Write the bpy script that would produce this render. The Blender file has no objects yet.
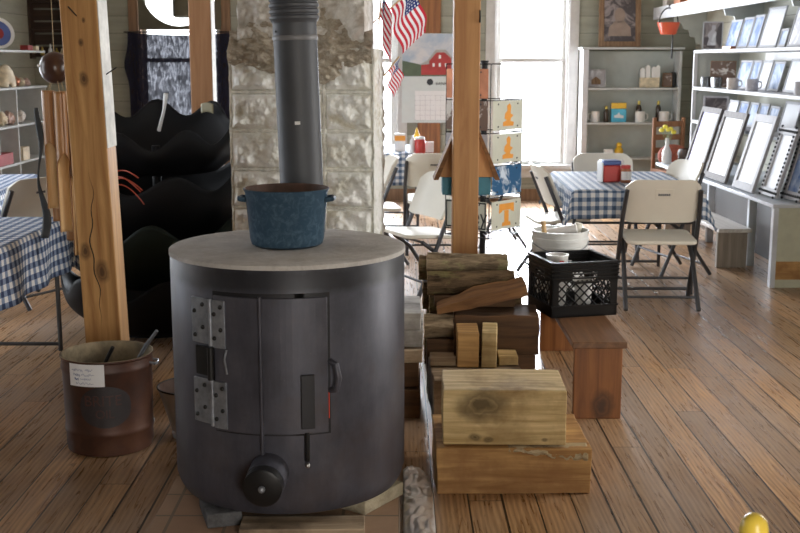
import bpy, bmesh, math, random
from mathutils import Vector, Matrix, noise
random.seed(7)
PI = math.pi
R = math.radians
SC = bpy.context.scene
C = SC.collection

# ------------------------------------------------------------------ camera
F = 1145.0
cam_d = bpy.data.cameras.new('camera')
cam_d.sensor_width = 36
cam_d.lens = F / 800 * 36
cam_d.clip_end = 200
cam_d.dof.use_dof = True
cam_d.dof.focus_distance = 4.0
cam_d.dof.aperture_fstop = 9.0
cam = bpy.data.objects.new('camera', cam_d)
C.objects.link(cam)
cam.location = (0, 0, 1.6)
cam.rotation_euler = (PI / 2 - math.atan(206 / F), 0, 0)
SC.camera = cam
SC.view_settings.view_transform = 'Standard'
SC.view_settings.look = 'None'
SC.view_settings.gamma = 1
SC.view_settings.exposure = 0.45
SC.cycles.use_denoising = True
SC.cycles.max_bounces = 8
SC.cycles.diffuse_bounces = 5
SC.cycles.glossy_bounces = 3
SC.cycles.transparent_max_bounces = 12
SC.cycles.sample_clamp_indirect = 6
SC.cycles.caustics_reflective = False
SC.cycles.caustics_refractive = False

# ------------------------------------------------------------------ materials
class NT:
    def __init__(s, name):
        s.m = bpy.data.materials.new(name)
        s.m.use_nodes = True
        s.t = s.m.node_tree
        s.b = s.t.nodes['Principled BSDF']
        s.out = s.t.nodes['Material Output']

    def n(s, typ, ins=None, **kw):
        nd = s.t.nodes.new(typ)
        for k, v in kw.items():
            setattr(nd, k, v)
        for k, v in (ins or {}).items():
            s.set(nd.inputs[k], v)
        return nd

    def set(s, sock, v):
        if hasattr(v, 'is_output'):
            s.t.links.new(v, sock)
        else:
            sock.default_value = v

    def ramp(s, fac, stops, interp='LINEAR'):
        nd = s.t.nodes.new('ShaderNodeValToRGB')
        nd.color_ramp.interpolation = interp
        el = nd.color_ramp.elements
        while len(el) > 1:
            el.remove(el[-1])
        for i, (p, c) in enumerate(stops):
            e = el[0] if i == 0 else el.new(p)
            e.position = p
            e.color = c4(c)
        s.t.links.new(fac, nd.inputs[0])
        return nd.outputs[0]

    def math(s, op, a, b=0.0, c=None, clamp=False):
        nd = s.n('ShaderNodeMath', operation=op, use_clamp=clamp)
        s.set(nd.inputs[0], a)
        s.set(nd.inputs[1], b)
        if c is not None:
            s.set(nd.inputs[2], c)
        return nd.outputs[0]

    def mix(s, f, a, b, blend='MIX'):
        nd = s.n('ShaderNodeMix', data_type='RGBA', blend_type=blend)
        s.set(nd.inputs[0], f)
        s.set(nd.inputs[6], a if hasattr(a, 'is_output') else c4(a))
        s.set(nd.inputs[7], b if hasattr(b, 'is_output') else c4(b))
        return nd.outputs[2]

    def coord(s, kind='Object', scale=(1, 1, 1), rnd=0.0):
        tc = s.n('ShaderNodeTexCoord').outputs[kind]
        if rnd:
            oi = s.n('ShaderNodeObjectInfo').outputs['Random']
            off = s.math('MULTIPLY', oi, rnd)
            tc = s.n('ShaderNodeVectorMath', {0: tc, 1: off}, operation='ADD').outputs[0]
        return s.n('ShaderNodeMapping', {'Vector': tc, 'Scale': scale}).outputs[0]

    def noise(s, vec, scale=5, detail=3, rough=.5, dist=0.0):
        return s.n('ShaderNodeTexNoise', {'Vector': vec, 'Scale': scale, 'Detail': detail, 'Roughness': rough, 'Distortion': dist}).outputs[0]

    def bump(s, h, strength=.3, dist=.01):
        b = s.n('ShaderNodeBump', {'Height': h, 'Strength': strength, 'Distance': dist})
        s.t.links.new(b.outputs[0], s.b.inputs['Normal'])

    def base(s, col=None, rough=None, metal=None, spec=None):
        if col is not None:
            s.set(s.b.inputs['Base Color'], col if hasattr(col, 'is_output') else c4(col))
        if rough is not None:
            s.set(s.b.inputs['Roughness'], rough)
        if metal is not None:
            s.set(s.b.inputs['Metallic'], metal)
        if spec is not None:
            s.set(s.b.inputs['Specular IOR Level'], spec)
        return s.m


def c4(c):
    return tuple(c) if len(c) == 4 else (c[0], c[1], c[2], 1.0)


def plain(name, col, rough=.5, metal=0.0, var=.15, scale=12, bump=0.0, spec=None):
    m = NT(name)
    v = m.coord(rnd=9)
    f = m.noise(v, scale, 4, .6)
    d = tuple(max(0, x * (1 - var)) for x in col)
    l = tuple(min(1, x * (1 + var)) for x in col)
    m.base(m.ramp(f, [(.3, d), (.7, l)]), rough, metal, spec)
    if bump:
        m.bump(f, bump, .01)
    return m.m


def wood(name, c_lo, c_hi, axis='x', grain=1.0, rough=.65, knots=False, stain=None, bump=.25, rings=.14, spots=()):
    m = NT(name)
    k = {'x': (1.1, 16, 16), 'y': (16, 1.1, 16), 'z': (16, 16, 1.1)}[axis]
    k = tuple(q * grain for q in k)
    v = m.coord(scale=k, rnd=13)
    f = m.noise(v, 2.2, 6, .62, .8)
    k2 = tuple(q * .22 for q in k)
    v2 = m.coord(scale=k2, rnd=13)
    w = m.n('ShaderNodeTexWave', {'Vector': v2, 'Scale': 1.6, 'Distortion': 11.0, 'Detail': 4.0, 'Detail Scale': 1.0},
            bands_direction={'x': 'Y', 'y': 'X', 'z': 'X'}[axis]).outputs['Fac']
    h = m.math('ADD', m.math('MULTIPLY', f, 1 - rings), m.math('MULTIPLY', w, rings))
    mid = tuple((a + b) / 2 for a, b in zip(c_lo, c_hi))
    col = m.ramp(h, [(.28, c_lo), (.5, mid), (.72, c_hi)])
    if stain:
        s_ = m.noise(m.coord(rnd=5), 3.2, 5, .65)
        col = m.mix(m.ramp(s_, [(.48, (0, 0, 0)), (.72, (1, 1, 1))]), col, stain)
    if knots:
        kk = {'x': (3.5, 6, 6), 'y': (6, 3.5, 6), 'z': (6, 6, 3.5)}[axis]
        vo = m.n('ShaderNodeTexVoronoi', {'Vector': m.coord(scale=kk, rnd=7), 'Scale': 1.0}).outputs['Distance']
        col = m.mix(m.ramp(vo, [(.05, (.85, .85, .85)), (.17, (0, 0, 0))]), col, tuple(x * .28 for x in c_lo))
    for sx_, sy_, sz_, rad in spots:      # single knots: (x, y, z) in the piece's own frame
        oc = m.coord()
        wob = m.n('ShaderNodeTexNoise', {'Vector': oc, 'Scale': 14.0, 'Detail': 3.0}).outputs['Color']
        oc = m.n('ShaderNodeVectorMath', {0: oc, 1: m.n('ShaderNodeVectorMath', {0: wob, 1: (rad * .9,) * 3}, operation='MULTIPLY').outputs[0]}, operation='ADD').outputs[0]
        sc_ = {'x': (.62, 1, 1), 'y': (1, .62, 1), 'z': (1, 1, .62)}[axis]
        dv = m.n('ShaderNodeVectorMath', {0: oc, 1: (sx_ + rad * .45, sy_ + rad * .45, sz_ + rad * .45)}, operation='SUBTRACT').outputs[0]
        dv = m.n('ShaderNodeVectorMath', {0: dv, 1: sc_}, operation='MULTIPLY').outputs[0]
        ln = m.n('ShaderNodeVectorMath', {0: dv}, operation='LENGTH').outputs['Value']
        f_ = m.ramp(m.math('DIVIDE', ln, rad), [(.25, (.9, .9, .9)), (.42, (.55, .55, .55)), (.5, (.75, .75, .75)), (1, (0, 0, 0))])
        col = m.mix(f_, col, tuple(x * .22 for x in c_lo))
    m.base(col, rough)
    m.bump(h, bump, .006)
    return m.m


def floor_mat():
    m = NT('worn_floorboards')
    tc = m.n('ShaderNodeTexCoord').outputs['Object']
    sx = m.n('ShaderNodeSeparateXYZ', {0: tc})
    wob = m.noise(m.coord(scale=(3, .5, 1)), 1.0, 2)
    x = m.math('ADD', m.math('DIVIDE', sx.outputs[0], .128), m.math('MULTIPLY', wob, .08))
    bid = m.math('FLOOR', x)
    fx = m.math('FRACT', x)
    r1 = m.n('ShaderNodeTexWhiteNoise', {'W': bid}, noise_dimensions='1D').outputs['Value']
    ly = m.math('ADD', m.math('DIVIDE', sx.outputs[1], 2.6), m.math('MULTIPLY', r1, 7.3))
    yid = m.math('FLOOR', ly)
    fy = m.math('FRACT', ly)
    r2 = m.n('ShaderNodeTexWhiteNoise', {'Vector': m.n('ShaderNodeCombineXYZ', {0: bid, 1: yid}).outputs[0]}, noise_dimensions='2D').outputs['Value']
    # grain
    off = m.n('ShaderNodeCombineXYZ', {0: m.math('MULTIPLY', r2, 31.0), 1: m.math('MULTIPLY', r2, 17.0), 2: 0.0}).outputs[0]
    vv = m.n('ShaderNodeVectorMath', {0: tc, 1: off}, operation='ADD').outputs[0]
    g = m.noise(m.n('ShaderNodeMapping', {'Vector': vv, 'Scale': (26, 1.6, 1)}).outputs[0], 2.0, 6, .62, 1.0)
    wv = m.n('ShaderNodeTexWave', {'Vector': m.n('ShaderNodeMapping', {'Vector': vv, 'Scale': (6, .55, 1)}).outputs[0], 'Scale': 2.6,
                                   'Distortion': 8.0, 'Detail': 3.0, 'Detail Scale': 1.0}, bands_direction='X').outputs['Fac']
    h = m.math('ADD', m.math('MULTIPLY', g, .80), m.math('MULTIPLY', wv, .20))
    col = m.ramp(h, [(.25, (.17, .090, .040)), (.48, (.37, .225, .118)), (.75, (.58, .395, .23))])
    tint = m.ramp(r2, [(0, (.72, .68, .64)), (.35, (.95, .91, .86)), (.7, (1.05, .97, .86)), (1, (1.22, 1.10, .95))])
    col = m.mix(1.0, col, tint, 'MULTIPLY')
    # grey traffic wear
    wn = m.noise(m.coord(scale=(1.2, .6, 1)), 1.6, 5, .6)
    col = m.mix(m.ramp(wn, [(.42, (0, 0, 0)), (.72, (.6, .6, .6))]), col, (.40, .315, .26))
    sp = m.noise(m.coord(scale=(9, 5, 1)), 2.4, 3, .6)
    col = m.mix(m.ramp(sp, [(.66, (0, 0, 0)), (.74, (.7, .7, .7))]), col, (.07, .045, .03))
    e = m.math('MINIMUM', fx, m.math('SUBTRACT', 1.0, fx))
    gw = m.math('ADD', .012, m.math('MULTIPLY', r1, .028))
    s1 = m.math('LESS_THAN', e, gw)
    s2 = m.math('LESS_THAN', fy, .0018)
    seam = m.math('MAXIMUM', s1, s2)
    col = m.mix(seam, col, (.018, .012, .008))
    m.base(col, m.ramp(g, [(.3, (.22, .22, .22)), (.7, (.42, .42, .42))]))
    hh = m.math('SUBTRACT', m.math('MULTIPLY', h, .25), seam)
    m.bump(hh, .35, .006)
    return m.m


def gingham(name, blue, mid):
    m = NT(name)
    uv = m.n('ShaderNodeTexCoord').outputs['UV']
    s = m.n('ShaderNodeSeparateXYZ', {0: uv})
    a = m.math('LESS_THAN', m.math('FRACT', m.math('DIVIDE', s.outputs[0], .058)), .5)
    b = m.math('LESS_THAN', m.math('FRACT', m.math('DIVIDE', s.outputs[1], .058)), .5)
    t = m.math('MULTIPLY', m.math('ADD', a, b), .5)
    w = m.noise(m.coord('UV', (400, 400, 1)), 1.0, 1)
    col = m.ramp(t, [(0, (.80, .81, .82)), (.5, mid), (1, blue)])
    m.base(m.mix(m.math('MULTIPLY', w, .12), col, (.35, .37, .42)), .75, spec=.25)
    return m.m


def boards_mat(name, c1, c2, w=.16, axis=2):
    m = NT(name)
    tc = m.n('ShaderNodeTexCoord').outputs['Object']
    s = m.n('ShaderNodeSeparateXYZ', {0: tc})
    q = m.math('DIVIDE', s.outputs[axis], w)
    f = m.math('FRACT', q)
    r = m.n('ShaderNodeTexWhiteNoise', {'W': m.math('FLOOR', q)}, noise_dimensions='1D').outputs['Value']
    n1 = m.noise(m.coord(scale=(1, 1, 6)), 2.0, 5, .6)
    col = m.ramp(m.math('ADD', m.math('MULTIPLY', n1, .7), m.math('MULTIPLY', r, .3)), [(.3, c1), (.75, c2)])
    seam = m.math('LESS_THAN', f, .035)
    col = m.mix(m.math('MULTIPLY', seam, .65), col, tuple(x * .35 for x in c1))
    m.base(col, .75)
    m.bump(m.math('SUBTRACT', m.math('MULTIPLY', n1, .15), seam), .35, .008)
    return m.m


def glass_mat(name, tint=(1, 1, 1), gl=.07):
    m = NT(name)
    tr = m.n('ShaderNodeBsdfTransparent', {'Color': c4(tint)})
    g = m.n('ShaderNodeBsdfGlossy', {'Color': (1, 1, 1, 1), 'Roughness': .05})
    fr = m.n('ShaderNodeLayerWeight', {'Blend': .25}).outputs['Fresnel']
    mx = m.n('ShaderNodeMixShader', {0: m.math('MULTIPLY', fr, gl * 6, clamp=True), 1: tr.outputs[0], 2: g.outputs[0]})
    m.t.links.new(mx.outputs[0], m.out.inputs['Surface'])
    return m.m


def emit(name, col, st):
    m = NT(name)
    m.base((0, 0, 0), .6)
    m.b.inputs['Emission Color'].default_value = c4(col)
    m.b.inputs['Emission Strength'].default_value = st
    return m.m


def steel_mat():
    m = NT('heat_worn_stove_steel')
    v = m.coord()
    a = m.noise(v, 5, 6, .65)
    b = m.noise(m.coord(scale=(1, 1, .25)), 14, 5, .7)
    col = m.ramp(m.math('ADD', m.math('MULTIPLY', a, .6), m.math('MULTIPLY', b, .4)),
                 [(.3, (.036, .037, .050)), (.5, (.070, .071, .092)), (.72, (.115, .114, .138))])
    sc = m.noise(m.coord(scale=(1, 1, 1)), 30, 4, .8)
    col = m.mix(m.ramp(sc, [(.68, (0, 0, 0)), (.74, (.6, .6, .6))]), col, (.22, .19, .18))
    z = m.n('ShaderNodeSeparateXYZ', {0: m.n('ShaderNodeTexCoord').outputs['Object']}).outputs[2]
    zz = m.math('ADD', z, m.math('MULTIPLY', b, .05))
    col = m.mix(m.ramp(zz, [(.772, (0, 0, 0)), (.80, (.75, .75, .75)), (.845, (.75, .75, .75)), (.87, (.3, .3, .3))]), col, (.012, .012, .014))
    rs_ = m.noise(m.coord(), 2.2, 5, .7)
    col = m.mix(m.ramp(rs_, [(.50, (0, 0, 0)), (.68, (.5, .5, .5))]), col, (.075, .052, .044))
    m.base(col, m.ramp(a, [(.3, (.38, .38, .38)), (.7, (.55, .55, .55))]), .3)
    m.bump(b, .12, .004)
    return m.m


def stone_mat(name, lo, mid, hi, sc=7, stain=(.30, .24, .15)):
    m = NT(name)
    v = m.coord()
    a = m.noise(v, sc, 8, .68, .4)
    col = m.ramp(a, [(.28, lo), (.46, mid), (.62, hi)])
    b = m.noise(v, 4.2, 5, .7, .6)
    col = m.mix(m.ramp(b, [(.52, (0, 0, 0)), (.66, (.75, .75, .75))]), col, stain)
    c = m.noise(v, 60, 3, .6)
    m.base(m.mix(.12, col, c), .9, spec=.2)
    m.bump(m.math('ADD', a, m.math('MULTIPLY', c, .3)), .6, .012)
    return m.m


def bark_mat(name, lo, hi, moss):
    m = NT(name)
    a = m.noise(m.coord(scale=(4, 22, 22), rnd=11), 1.6, 7, .7, .8)
    col = m.ramp(a, [(.3, lo), (.65, hi)])
    b = m.noise(m.coord(scale=(2, 3, 3), rnd=11), 3.4, 5, .7)
    col = m.mix(m.ramp(b, [(.5, (0, 0, 0)), (.62, (.8, .8, .8))]), col, moss)
    m.base(col, .95, spec=.15)
    m.bump(a, .9, .015)
    return m.m


def curtain_mat():
    m = NT('thin_navy_cloth')
    v = m.coord(scale=(1, 1, .6))
    f = m.noise(v, 9, 5, .7, .5)
    wv = m.noise(m.coord(scale=(55, 1, 14)), 1.0, 3, .6)
    thin = m.ramp(m.math('ADD', m.math('MULTIPLY', f, .5), m.math('MULTIPLY', wv, .5)), [(.46, (.02, .02, .02)), (.62, (.17, .17, .17))])
    d = m.n('ShaderNodeBsdfDiffuse', {'Color': (.022, .022, .035, 1)})
    tr = m.n('ShaderNodeBsdfTransparent', {'Color': (.75, .78, .88, 1)})
    mx = m.n('ShaderNodeMixShader', {0: thin, 1: d.outputs[0], 2: tr.outputs[0]})
    m.t.links.new(mx.outputs[0], m.out.inputs['Surface'])
    return m.m


def flag_mat():
    m = NT('striped_flag_cloth')
    s = m.n('ShaderNodeSeparateXYZ', {0: m.n('ShaderNodeTexCoord').outputs['UV']})
    u, v = s.outputs[0], s.outputs[1]
    st = m.math('LESS_THAN', m.math('FRACT', m.math('MULTIPLY', v, 6.5)), .5)
    col = m.mix(st, (.82, .80, .80), (.55, .04, .06))
    can = m.math('MULTIPLY', m.math('LESS_THAN', u, .4), m.math('GREATER_THAN', v, .462))
    du = m.math('ABSOLUTE', m.math('SUBTRACT', m.math('FRACT', m.math('MULTIPLY', u, 15)), .5))
    dv = m.math('ABSOLUTE', m.math('SUBTRACT', m.math('FRACT', m.math('MULTIPLY', v, 10)), .5))
    star = m.math('LESS_THAN', m.math('ADD', du, dv), .3)
    col = m.mix(can, col, m.mix(star, (.03, .05, .18), (.8, .8, .8)))
    d = m.n('ShaderNodeBsdfDiffuse', {'Color': col})
    tl = m.n('ShaderNodeBsdfTranslucent', {'Color': col})
    mx = m.n('ShaderNodeMixShader', {0: .45, 1: d.outputs[0], 2: tl.outputs[0]})
    m.t.links.new(mx.outputs[0], m.out.inputs['Surface'])
    return m.m


def print_mat(name, bg, ink, scale=6, lo=.5, hi=.62):
    m = NT(name)
    f = m.noise(m.coord(rnd=21), scale, 5, .65, .8)
    m.base(m.ramp(f, [(lo, bg), (hi, ink)]), .5, spec=.06)
    return m.m


M = {}
M['floor'] = floor_mat()
M['wall'] = boards_mat('sage_wall_boards', (.25, .25, .20), (.37, .37, .30), .19)
M['wall_side'] = boards_mat('sage_side_boards', (.26, .26, .21), (.38, .38, .31), .19)
M['wall_r'] = boards_mat('cream_wall_boards', (.42, .41, .33), (.55, .54, .45), .22)
M['ceil'] = plain('ceiling_paint', (.24, .19, .14), .8)
M['trim'] = plain('window_trim_paint', (.55, .54, .52), .45, var=.08)
M['trim_brown'] = wood('brown_window_trim', (.15, .08, .04), (.30, .18, .10), 'z')
M['glass'] = glass_mat('window_glass')
M['shelf_paint'] = plain('grey_shelf_paint', (.52, .54, .54), .5, var=.08)
M['shelf_back'] = plain('blue_grey_shelf_back', (.44, .47, .44), .6, var=.12, scale=3)
M['white_shelf'] = plain('white_shelf_paint', (.62, .63, .65), .6, var=.06, spec=.15)
M['counter'] = plain('blue_grey_counter_paint', (.56, .60, .66), .35, var=.2, scale=4)
M['green_panel'] = plain('pale_green_panel', (.52, .54, .42), .6, var=.08)
M['post'] = wood('orange_pine_post', (.34, .145, .040), (.68, .39, .15), 'z', .8, bump=.15, spots=((-.0, -.085, 1.515, .026), (.0, -.085, 1.68, .014), (.02, -.085, 1.78, .010), (.02, -.085, .62, .04), (-.05, -.085, .72, .03)))
M['post_c'] = wood('planed_pine_post', (.34, .15, .055), (.52, .28, .11), 'z', .7, bump=.1)
M['post_d'] = wood('dark_pine_post', (.26, .12, .05), (.40, .21, .10), 'z', .8)
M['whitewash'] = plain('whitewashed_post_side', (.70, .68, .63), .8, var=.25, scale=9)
M['block'] = stone_mat('rock_faced_block', (.58, .56, .47), (.90, .92, .88), (.97, .98, .97), 9, (.62, .57, .42))
M['joint'] = plain('pale_mortar_joint', (.78, .78, .73), .9, var=.25, scale=30)
M['collar'] = stone_mat('brown_crumbled_mortar', (.20, .165, .115), (.40, .345, .265), (.60, .54, .44), 22, (.26, .215, .145))
M['upper'] = stone_mat('plastered_brick', (.42, .39, .33), (.70, .68, .63), (.86, .85, .82), 12, (.36, .30, .22))
M['flue'] = plain('grey_flue_steel', (.068, .072, .082), .55, .15, .12, 4)
M['flue_band'] = plain('flue_band_steel', (.20, .20, .21), .5, .2, .1)
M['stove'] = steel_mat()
M['stove_top'] = stone_mat('ashy_stove_plate', (.34, .32, .31), (.48, .46, .44), (.60, .58, .56), 5, (.42, .385, .34))
M['stove_dark'] = plain('scorched_steel', (.018, .018, .022), .5, .3)
M['hinge'] = plain('galvanised_hinge', (.25, .27, .31), .42, .5, .3, 25)
M['black_iron'] = plain('black_iron', (.012, .012, .013), .45, .3)
M['bolt'] = plain('bright_bolt', (.5, .5, .5), .3, .9)
M['ember'] = emit('fire_glow', (1, .07, .02), .3)
M['enamel'] = print_mat('speckled_blue_enamel', (.040, .075, .115), (.085, .135, .185), 40, .45, .7)
M['enamel'].node_tree.nodes['Principled BSDF'].inputs['Roughness'].default_value = .32
M['pot_in'] = plain('rusty_pot_inside', (.10, .055, .04), .7, 0, .4)
M['rust'] = NT('rusty_can')
_v = M['rust'].coord()
_f = M['rust'].noise(_v, 5, 6, .65)
M['rust'].base(M['rust'].ramp(_f, [(.3, (.035, .018, .014)), (.5, (.075, .030, .018)), (.7, (.12, .052, .028))]), .5, .25)
M['rust'] = M['rust'].m
M['rust_in'] = plain('rusty_can_inside', (.24, .19, .12), .7, .2, .5, 14)
M['faded_blue'] = plain('faded_label_paint', (.030, .024, .026), .55, 0, .3)
M['faded_red'] = plain('faded_letter_paint', (.070, .028, .023), .55)
M['paper'] = plain('note_paper', (.90, .91, .94), .8, var=.02)
M['ink'] = plain('blue_ink', (.10, .14, .33), .7)
M['black_rubber'] = plain('black_bin_plastic', (.005, .005, .006), .6, 0, .3, 4, spec=.2)
M['olive_rubber'] = plain('olive_black_plastic', (.009, .014, .010), .6, 0, .3, 4, spec=.2)
M['sticker'] = plain('tan_sticker', (.28, .25, .15), .6)
M['orange'] = plain('orange_cord', (.42, .07, .035), .5)
M['white'] = plain('white_plastic', (.80, .80, .80), .35, var=.04)
M['chair'] = plain('cream_chair_plastic', (.80, .77, .68), .42, var=.04, scale=4)
M['chair_leg'] = plain('grey_chair_tube', (.075, .077, .085), .4, .5, .1)
M['ging'] = gingham('blue_gingham_cloth', (.020, .045, .125), (.22, .29, .44))
M['gingR'] = gingham('washed_gingham_cloth', (.045, .095, .19), (.30, .37, .49))
M['table'] = plain('table_laminate', (.5, .47, .42), .5)
M['crate'] = plain('black_crate_plastic', (.005, .005, .006), .36, 0, .2, spec=.4)
M['bench'] = wood('brown_bench_wood', (.16, .055, .016), (.36, .145, .045), 'z', .8, .45, spots=((.02, .03, .06, .06), (-.03, 1.26, .2, .03)))
M['bench_top'] = wood('worn_bench_top', (.11, .05, .025), (.26, .13, .06), 'y', .8, .4)
M['bench_grey'] = wood('grey_bench_wood', (.20, .17, .14), (.36, .31, .26), 'z', 1)
M['bench_pale'] = wood('pale_bench_top', (.50, .47, .44), (.68, .66, .63), 'y', 1, .4)
M['timber_y'] = wood('fresh_sawn_timber', (.42, .28, .105), (.84, .66, .36), 'x', 1.1, .75, stain=(.26, .16, .06), bump=.4, spots=((-.09, -.15, .155, .075), (-.11, -.15, .03, .018), (-.06, -.15, .02, .014), (.15, -.15, .02, .010)))
M['timber_o'] = wood('orange_sawn_timber', (.28, .135, .04), (.70, .43, .17), 'x', .9, .7, stain=(.26, .12, .04))
M['timber_g'] = wood('weathered_timber', (.22, .15, .09), (.56, .44, .31), 'x', .9, .8, stain=(.09, .06, .04))
M['timber_d'] = wood('dark_split_wood', (.055, .028, .013), (.155, .078, .033), 'x', .9, .8)
M['split'] = wood('split_red_wood', (.10, .042, .014), (.30, .145, .052), 'x', .9, .8)
M['plank_grey'] = wood('bleached_plank', (.30, .28, .26), (.55, .53, .50), 'x', 1, .8, stain=(.12, .11, .10))
M['bark'] = bark_mat('mossy_bark', (.05, .034, .02), (.42, .32, .21), (.42, .40, .20))
M['bark_d'] = bark_mat('dark_bark', (.03, .02, .012), (.23, .155, .09), (.24, .21, .09))
M['bark_p'] = bark_mat('pale_inner_bark', (.14, .08, .04), (.66, .54, .36), (.56, .45, .28))
M['logend'] = wood('cut_log_end', (.30, .18, .09), (.50, .33, .18), 'x', 1.5, .8)
M['tile'] = None
M['foil'] = plain('crumpled_foil', (.80, .79, .79), .38, .85, .05)
M['brick'] = stone_mat('fire_brick', (.28, .23, .15), (.42, .36, .24), (.52, .46, .32), 12, (.25, .2, .13))
M['brick_d'] = stone_mat('sooty_brick', (.03, .03, .033), (.06, .06, .065), (.10, .10, .11), 12, (.04, .04, .04))
M['pail'] = plain('chipped_white_enamel', (.90, .93, .97), .4, 0, .06, 8)
M['clear_tub'] = plain('milky_bucket_plastic', (.66, .67, .66), .35, 0, .08)
M['wire'] = plain('black_rack_wire', (.01, .01, .011), .4, .5)
M['plate_w'] = plain('cream_plate_metal', (.66, .67, .58), .35, .1, .05)
M['plate_o'] = plain('orange_plate_paint', (.85, .36, .06), .4, 0, .05)
M['bamboo'] = wood('bamboo_skin', (.24, .11, .045), (.46, .26, .12), 'z', 1.3, .35, bump=.1)
M['bamboo_in'] = wood('bamboo_inside', (.50, .31, .14), (.76, .54, .29), 'z', 1.3, .6)
M['coconut'] = plain('polished_coconut', (.055, .026, .018), .28, 0, .35, 7)
M['slate'] = plain('dark_slate_paint', (.035, .04, .045), .5)
M['curtain'] = curtain_mat()
M['flag'] = flag_mat()
M['olive_board'] = plain('olive_blind_board', (.11, .10, .065), .8, 0, .1)
M['yellow'] = plain('yellow_paint', (.85, .62, .08), .3, 0, .06)
M['red'] = plain('red_plastic', (.55, .05, .04), .4, 0, .1)
M['redpot'] = plain('red_orange_enamel', (.60, .09, .04), .3, 0, .1)
M['blue'] = plain('blue_plastic', (.09, .14, .38), .4)
M['mustard'] = plain('mustard_yellow', (.80, .50, .04), .35)
M['teal'] = plain('teal_paint', (.03, .17, .24), .5)
M['shell'] = plain('cream_shell', (.62, .52, .36), .5, 0, .25, 20)
M['pink'] = plain('pink_quartz', (.55, .38, .33), .4, 0, .4, 30)
M['bookred'] = plain('dark_red_box', (.30, .03, .03), .5, 0, .2)
M['copper'] = plain('copper_tin', (.42, .17, .09), .35, .6, .25)
M['cushion'] = plain('red_brown_cushion', (.25, .06, .035), .8, 0, .3, 30, .3)
M['redwood'] = wood('red_brown_chair_wood', (.17, .07, .03), (.30, .14, .07), 'z')
M['dark_slats'] = wood('dark_brown_slats', (.025, .014, .009), (.065, .035, .022), 'x')
M['frame_grey'] = wood('silver_grey_frame', (.09, .08, .075), (.20, .185, .18), 'z', 2, .6)
M['frame_white'] = plain('white_frame', (.42, .42, .44), .6, var=.05, spec=.06)
M['frame_grey'].node_tree.nodes['Principled BSDF'].inputs['Specular IOR Level'].default_value = .05
M['frame_brown'] = wood('brown_picture_frame', (.16, .09, .05), (.33, .21, .12), 'z', 1.5)
M['pr_white'] = print_mat('white_print', (.60, .61, .63), (.42, .49, .61), 3, .52, .72)
M['pr_blue'] = print_mat('blue_print', (.42, .49, .60), (.08, .15, .34), 4.5, .36, .60)
M['pr_lav'] = print_mat('lavender_print', (.46, .45, .60), (.30, .30, .50), 4)
M['pr_dark'] = print_mat('dark_photo', (.10, .09, .095), (.32, .28, .28), 6)
M['pr_brown'] = print_mat('brown_abstract_print', (.20, .14, .115), (.72, .68, .64), 9, .54, .6)
M['pr_grey'] = print_mat('grey_print', (.45, .44, .47), (.70, .71, .74), 6)
M['mug_tan'] = plain('stoneware_mug', (.52, .47, .42), .4, 0, .25, 30)
M['mug_white'] = plain('white_mug', (.78, .77, .75), .3, 0, .05)
M['tumbler'] = glass_mat('drinking_glass', (.75, .76, .78), .25)
M['bottle_dark'] = plain('dark_bottle_glass', (.05, .03, .018), .15)
M['gold'] = plain('gold_cap', (.55, .42, .10), .3, .6)
M['cyan'] = plain('cyan_pack', (.08, .42, .60), .45)
M['skin'] = plain('painted_face', (.30, .23, .19), .6)
M['lime'] = plain('yellow_petals', (.80, .70, .08), .6)
M['stem'] = plain('green_stem', (.10, .22, .06), .6)
M['sky_pic'] = print_mat('printed_sky', (.42, .50, .60), (.66, .66, .68), 3, .4, .6)
M['green_pic'] = plain('printed_field', (.10, .14, .09), .6)
M['barn_red'] = plain('printed_barn_red', (.42, .05, .05), .6)
M['barn_roof'] = plain('printed_barn_roof', (.42, .40, .38), .6)
M['cal_paper'] = plain('calendar_paper', (.62, .67, .66), .6, var=.03)
M['cal_white'] = plain('calendar_white', (.80, .80, .80), .6, var=.02)
M['cal_ink'] = plain('calendar_ink', (.03, .035, .04), .6)
M['mountain'] = print_mat('printed_mountain', (.04, .12, .25), (.62, .70, .80), 9, .5, .6)
M['strap'] = plain('rope', (.42, .33, .2), .9)


def tile_mat():
    m = NT('terracotta_hearth_tile')
    tc = m.coord(scale=(1, 1, 1))
    br = m.n('ShaderNodeTexBrick', {'Vector': tc, 'Color1': (.42, .24, .15, 1), 'Color2': (.50, .34, .23, 1), 'Mortar': (.20, .16, .12, 1), 'Scale': 1.0,
                                    'Mortar Size': .006, 'Brick Width': .2, 'Row Height': .2}, offset=0.0)
    f = m.noise(m.coord(), 9, 5, .65)
    m.base(m.mix(m.math('MULTIPLY', f, .6), br.outputs[0], (.20, .13, .09)), .5)
    m.bump(br.outputs['Fac'], -.4, .004)
    return m.m


M['tile'] = tile_mat()


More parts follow.
